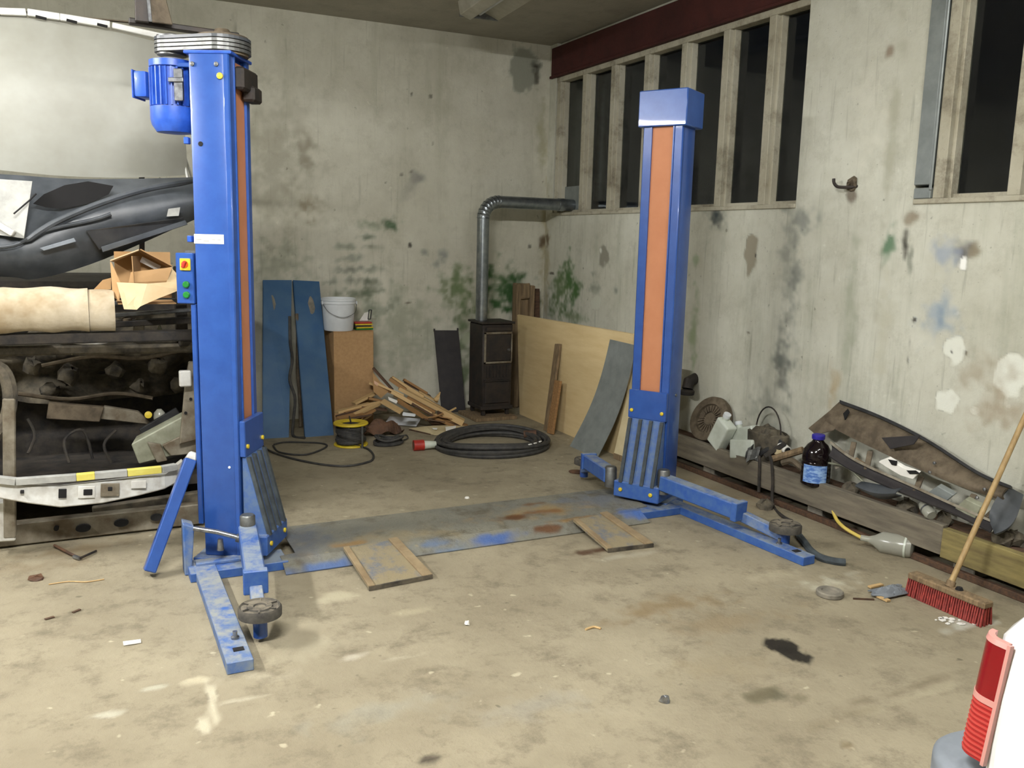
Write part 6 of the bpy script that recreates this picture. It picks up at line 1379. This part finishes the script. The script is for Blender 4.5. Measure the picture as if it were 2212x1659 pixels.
# ------------------------------------------------------------------ small litter on the floor
tag(MB().prism([(-4.008, -4.068, 0.003), (-3.944, -4.074, 0.003), (-3.944, -4.104, 0.003), (-4.007, -4.103, 0.003)], (0, 0, 0.003)).build('paper_strip', 'paper'), 'white paper strip lying on the floor left of the base leg', 'paper')
for p, q, w, lb3 in (((-4.188, -3.691, 0.003), (-4.160, -3.667, 0.003), .012, 'small dark leaf scrap on the floor, right one of two'), ((-4.291, -3.721, 0.003), (-4.258, -3.706, 0.003), .014, 'small dark leaf scrap on the floor, left one of two')):
    tag(MB().bar(p, q, w, 0.004).build('leaf_scrap', 'wood_dark'), lb3, 'leaf')
tag(MB().tube(smooth_path([(-4.289, -3.318, 0.004), (-4.204, -3.317, 0.004), (-4.137, -3.351, 0.004), (-4.060, -3.347, 0.004)], 4), 0.003, 5).build('straw', 'wood_pale'), 'pale straw lying on the floor in front of the stripped car', 'straw')
tag(MB().lathe([(0, 0), (0.035, 0), (0.03, 0.012), (0, 0.015)], (-4.344, -3.219, -0.000), 8).build('clod', 'leather_brown', jitter=0.006), 'small brown clod on the floor in front of the stripped car', 'dirt')
tag(MB().lathe([(0, 0), (0.018, 0), (0.014, 0.02), (0, 0.022)], (-2.296, -5.301, 0.000), 7).build('metal_chip', 'steel_bright', jitter=0.005), 'shiny metal chip on the floor left of the oil stains', 'chip')
tag(MB().tube(smooth_path([(-2.262, -4.692, 0.004), (-2.219, -4.686, 0.006), (-2.198, -4.710, 0.004)], 4), 0.005, 6).build('wood_curl', 'wood_pale'), 'curled wood shaving on the floor in the middle of the room', 'shaving')
random.seed(5)
chips = []
for k in range(16):
    x = random.uniform(-0.80, -0.55); y = random.uniform(-5.36, -5.20)
    r = random.uniform(0.006, 0.022)
    tag(MB().prism([(x+r*math.cos(a+random.uniform(-.3, .3))*random.uniform(.6, 1), y+r*math.sin(a)*random.uniform(.6, 1), 0.002) for a in (0, 1.2, 2.5, 3.8, 5)], (0, 0, 0.003)).build('paint_chip', 'paper'), 'white plaster flake on the floor in front of the broom', 'plaster flake', 'plaster flakes at the broom')
for k, (px_, lb3) in enumerate((((-0.579, -5.100, 0.003), 'white plaster crumb on the floor at the red bristles'), ((-2.697, -4.446, 0.003), 'tiny white crumb on the floor in front of the left flap'))):
    tag(MB().lathe([(0, 0), (0.012, 0), (0.008, 0.012), (0, 0.013)], px_, 7).build('plaster_crumb', 'paper', jitter=0.003), lb3, 'plaster flake')
tag(MB().bar((-1.598, -2.934, 0.003), (-1.365, -2.960, 0.003), 0.035, 0.006).build('rusty_strip', 'rust'), 'rusty flat strip lying behind the long cover plate', 'metal strip')
tag(MB().lathe([(0, 0), (0.016, 0), (0.012, 0.008), (0, 0.008)], (-1.978, -2.763, 0.000), 8).build('white_ring', 'paper'), 'small white ring on the floor behind the long cover plate', 'ring')
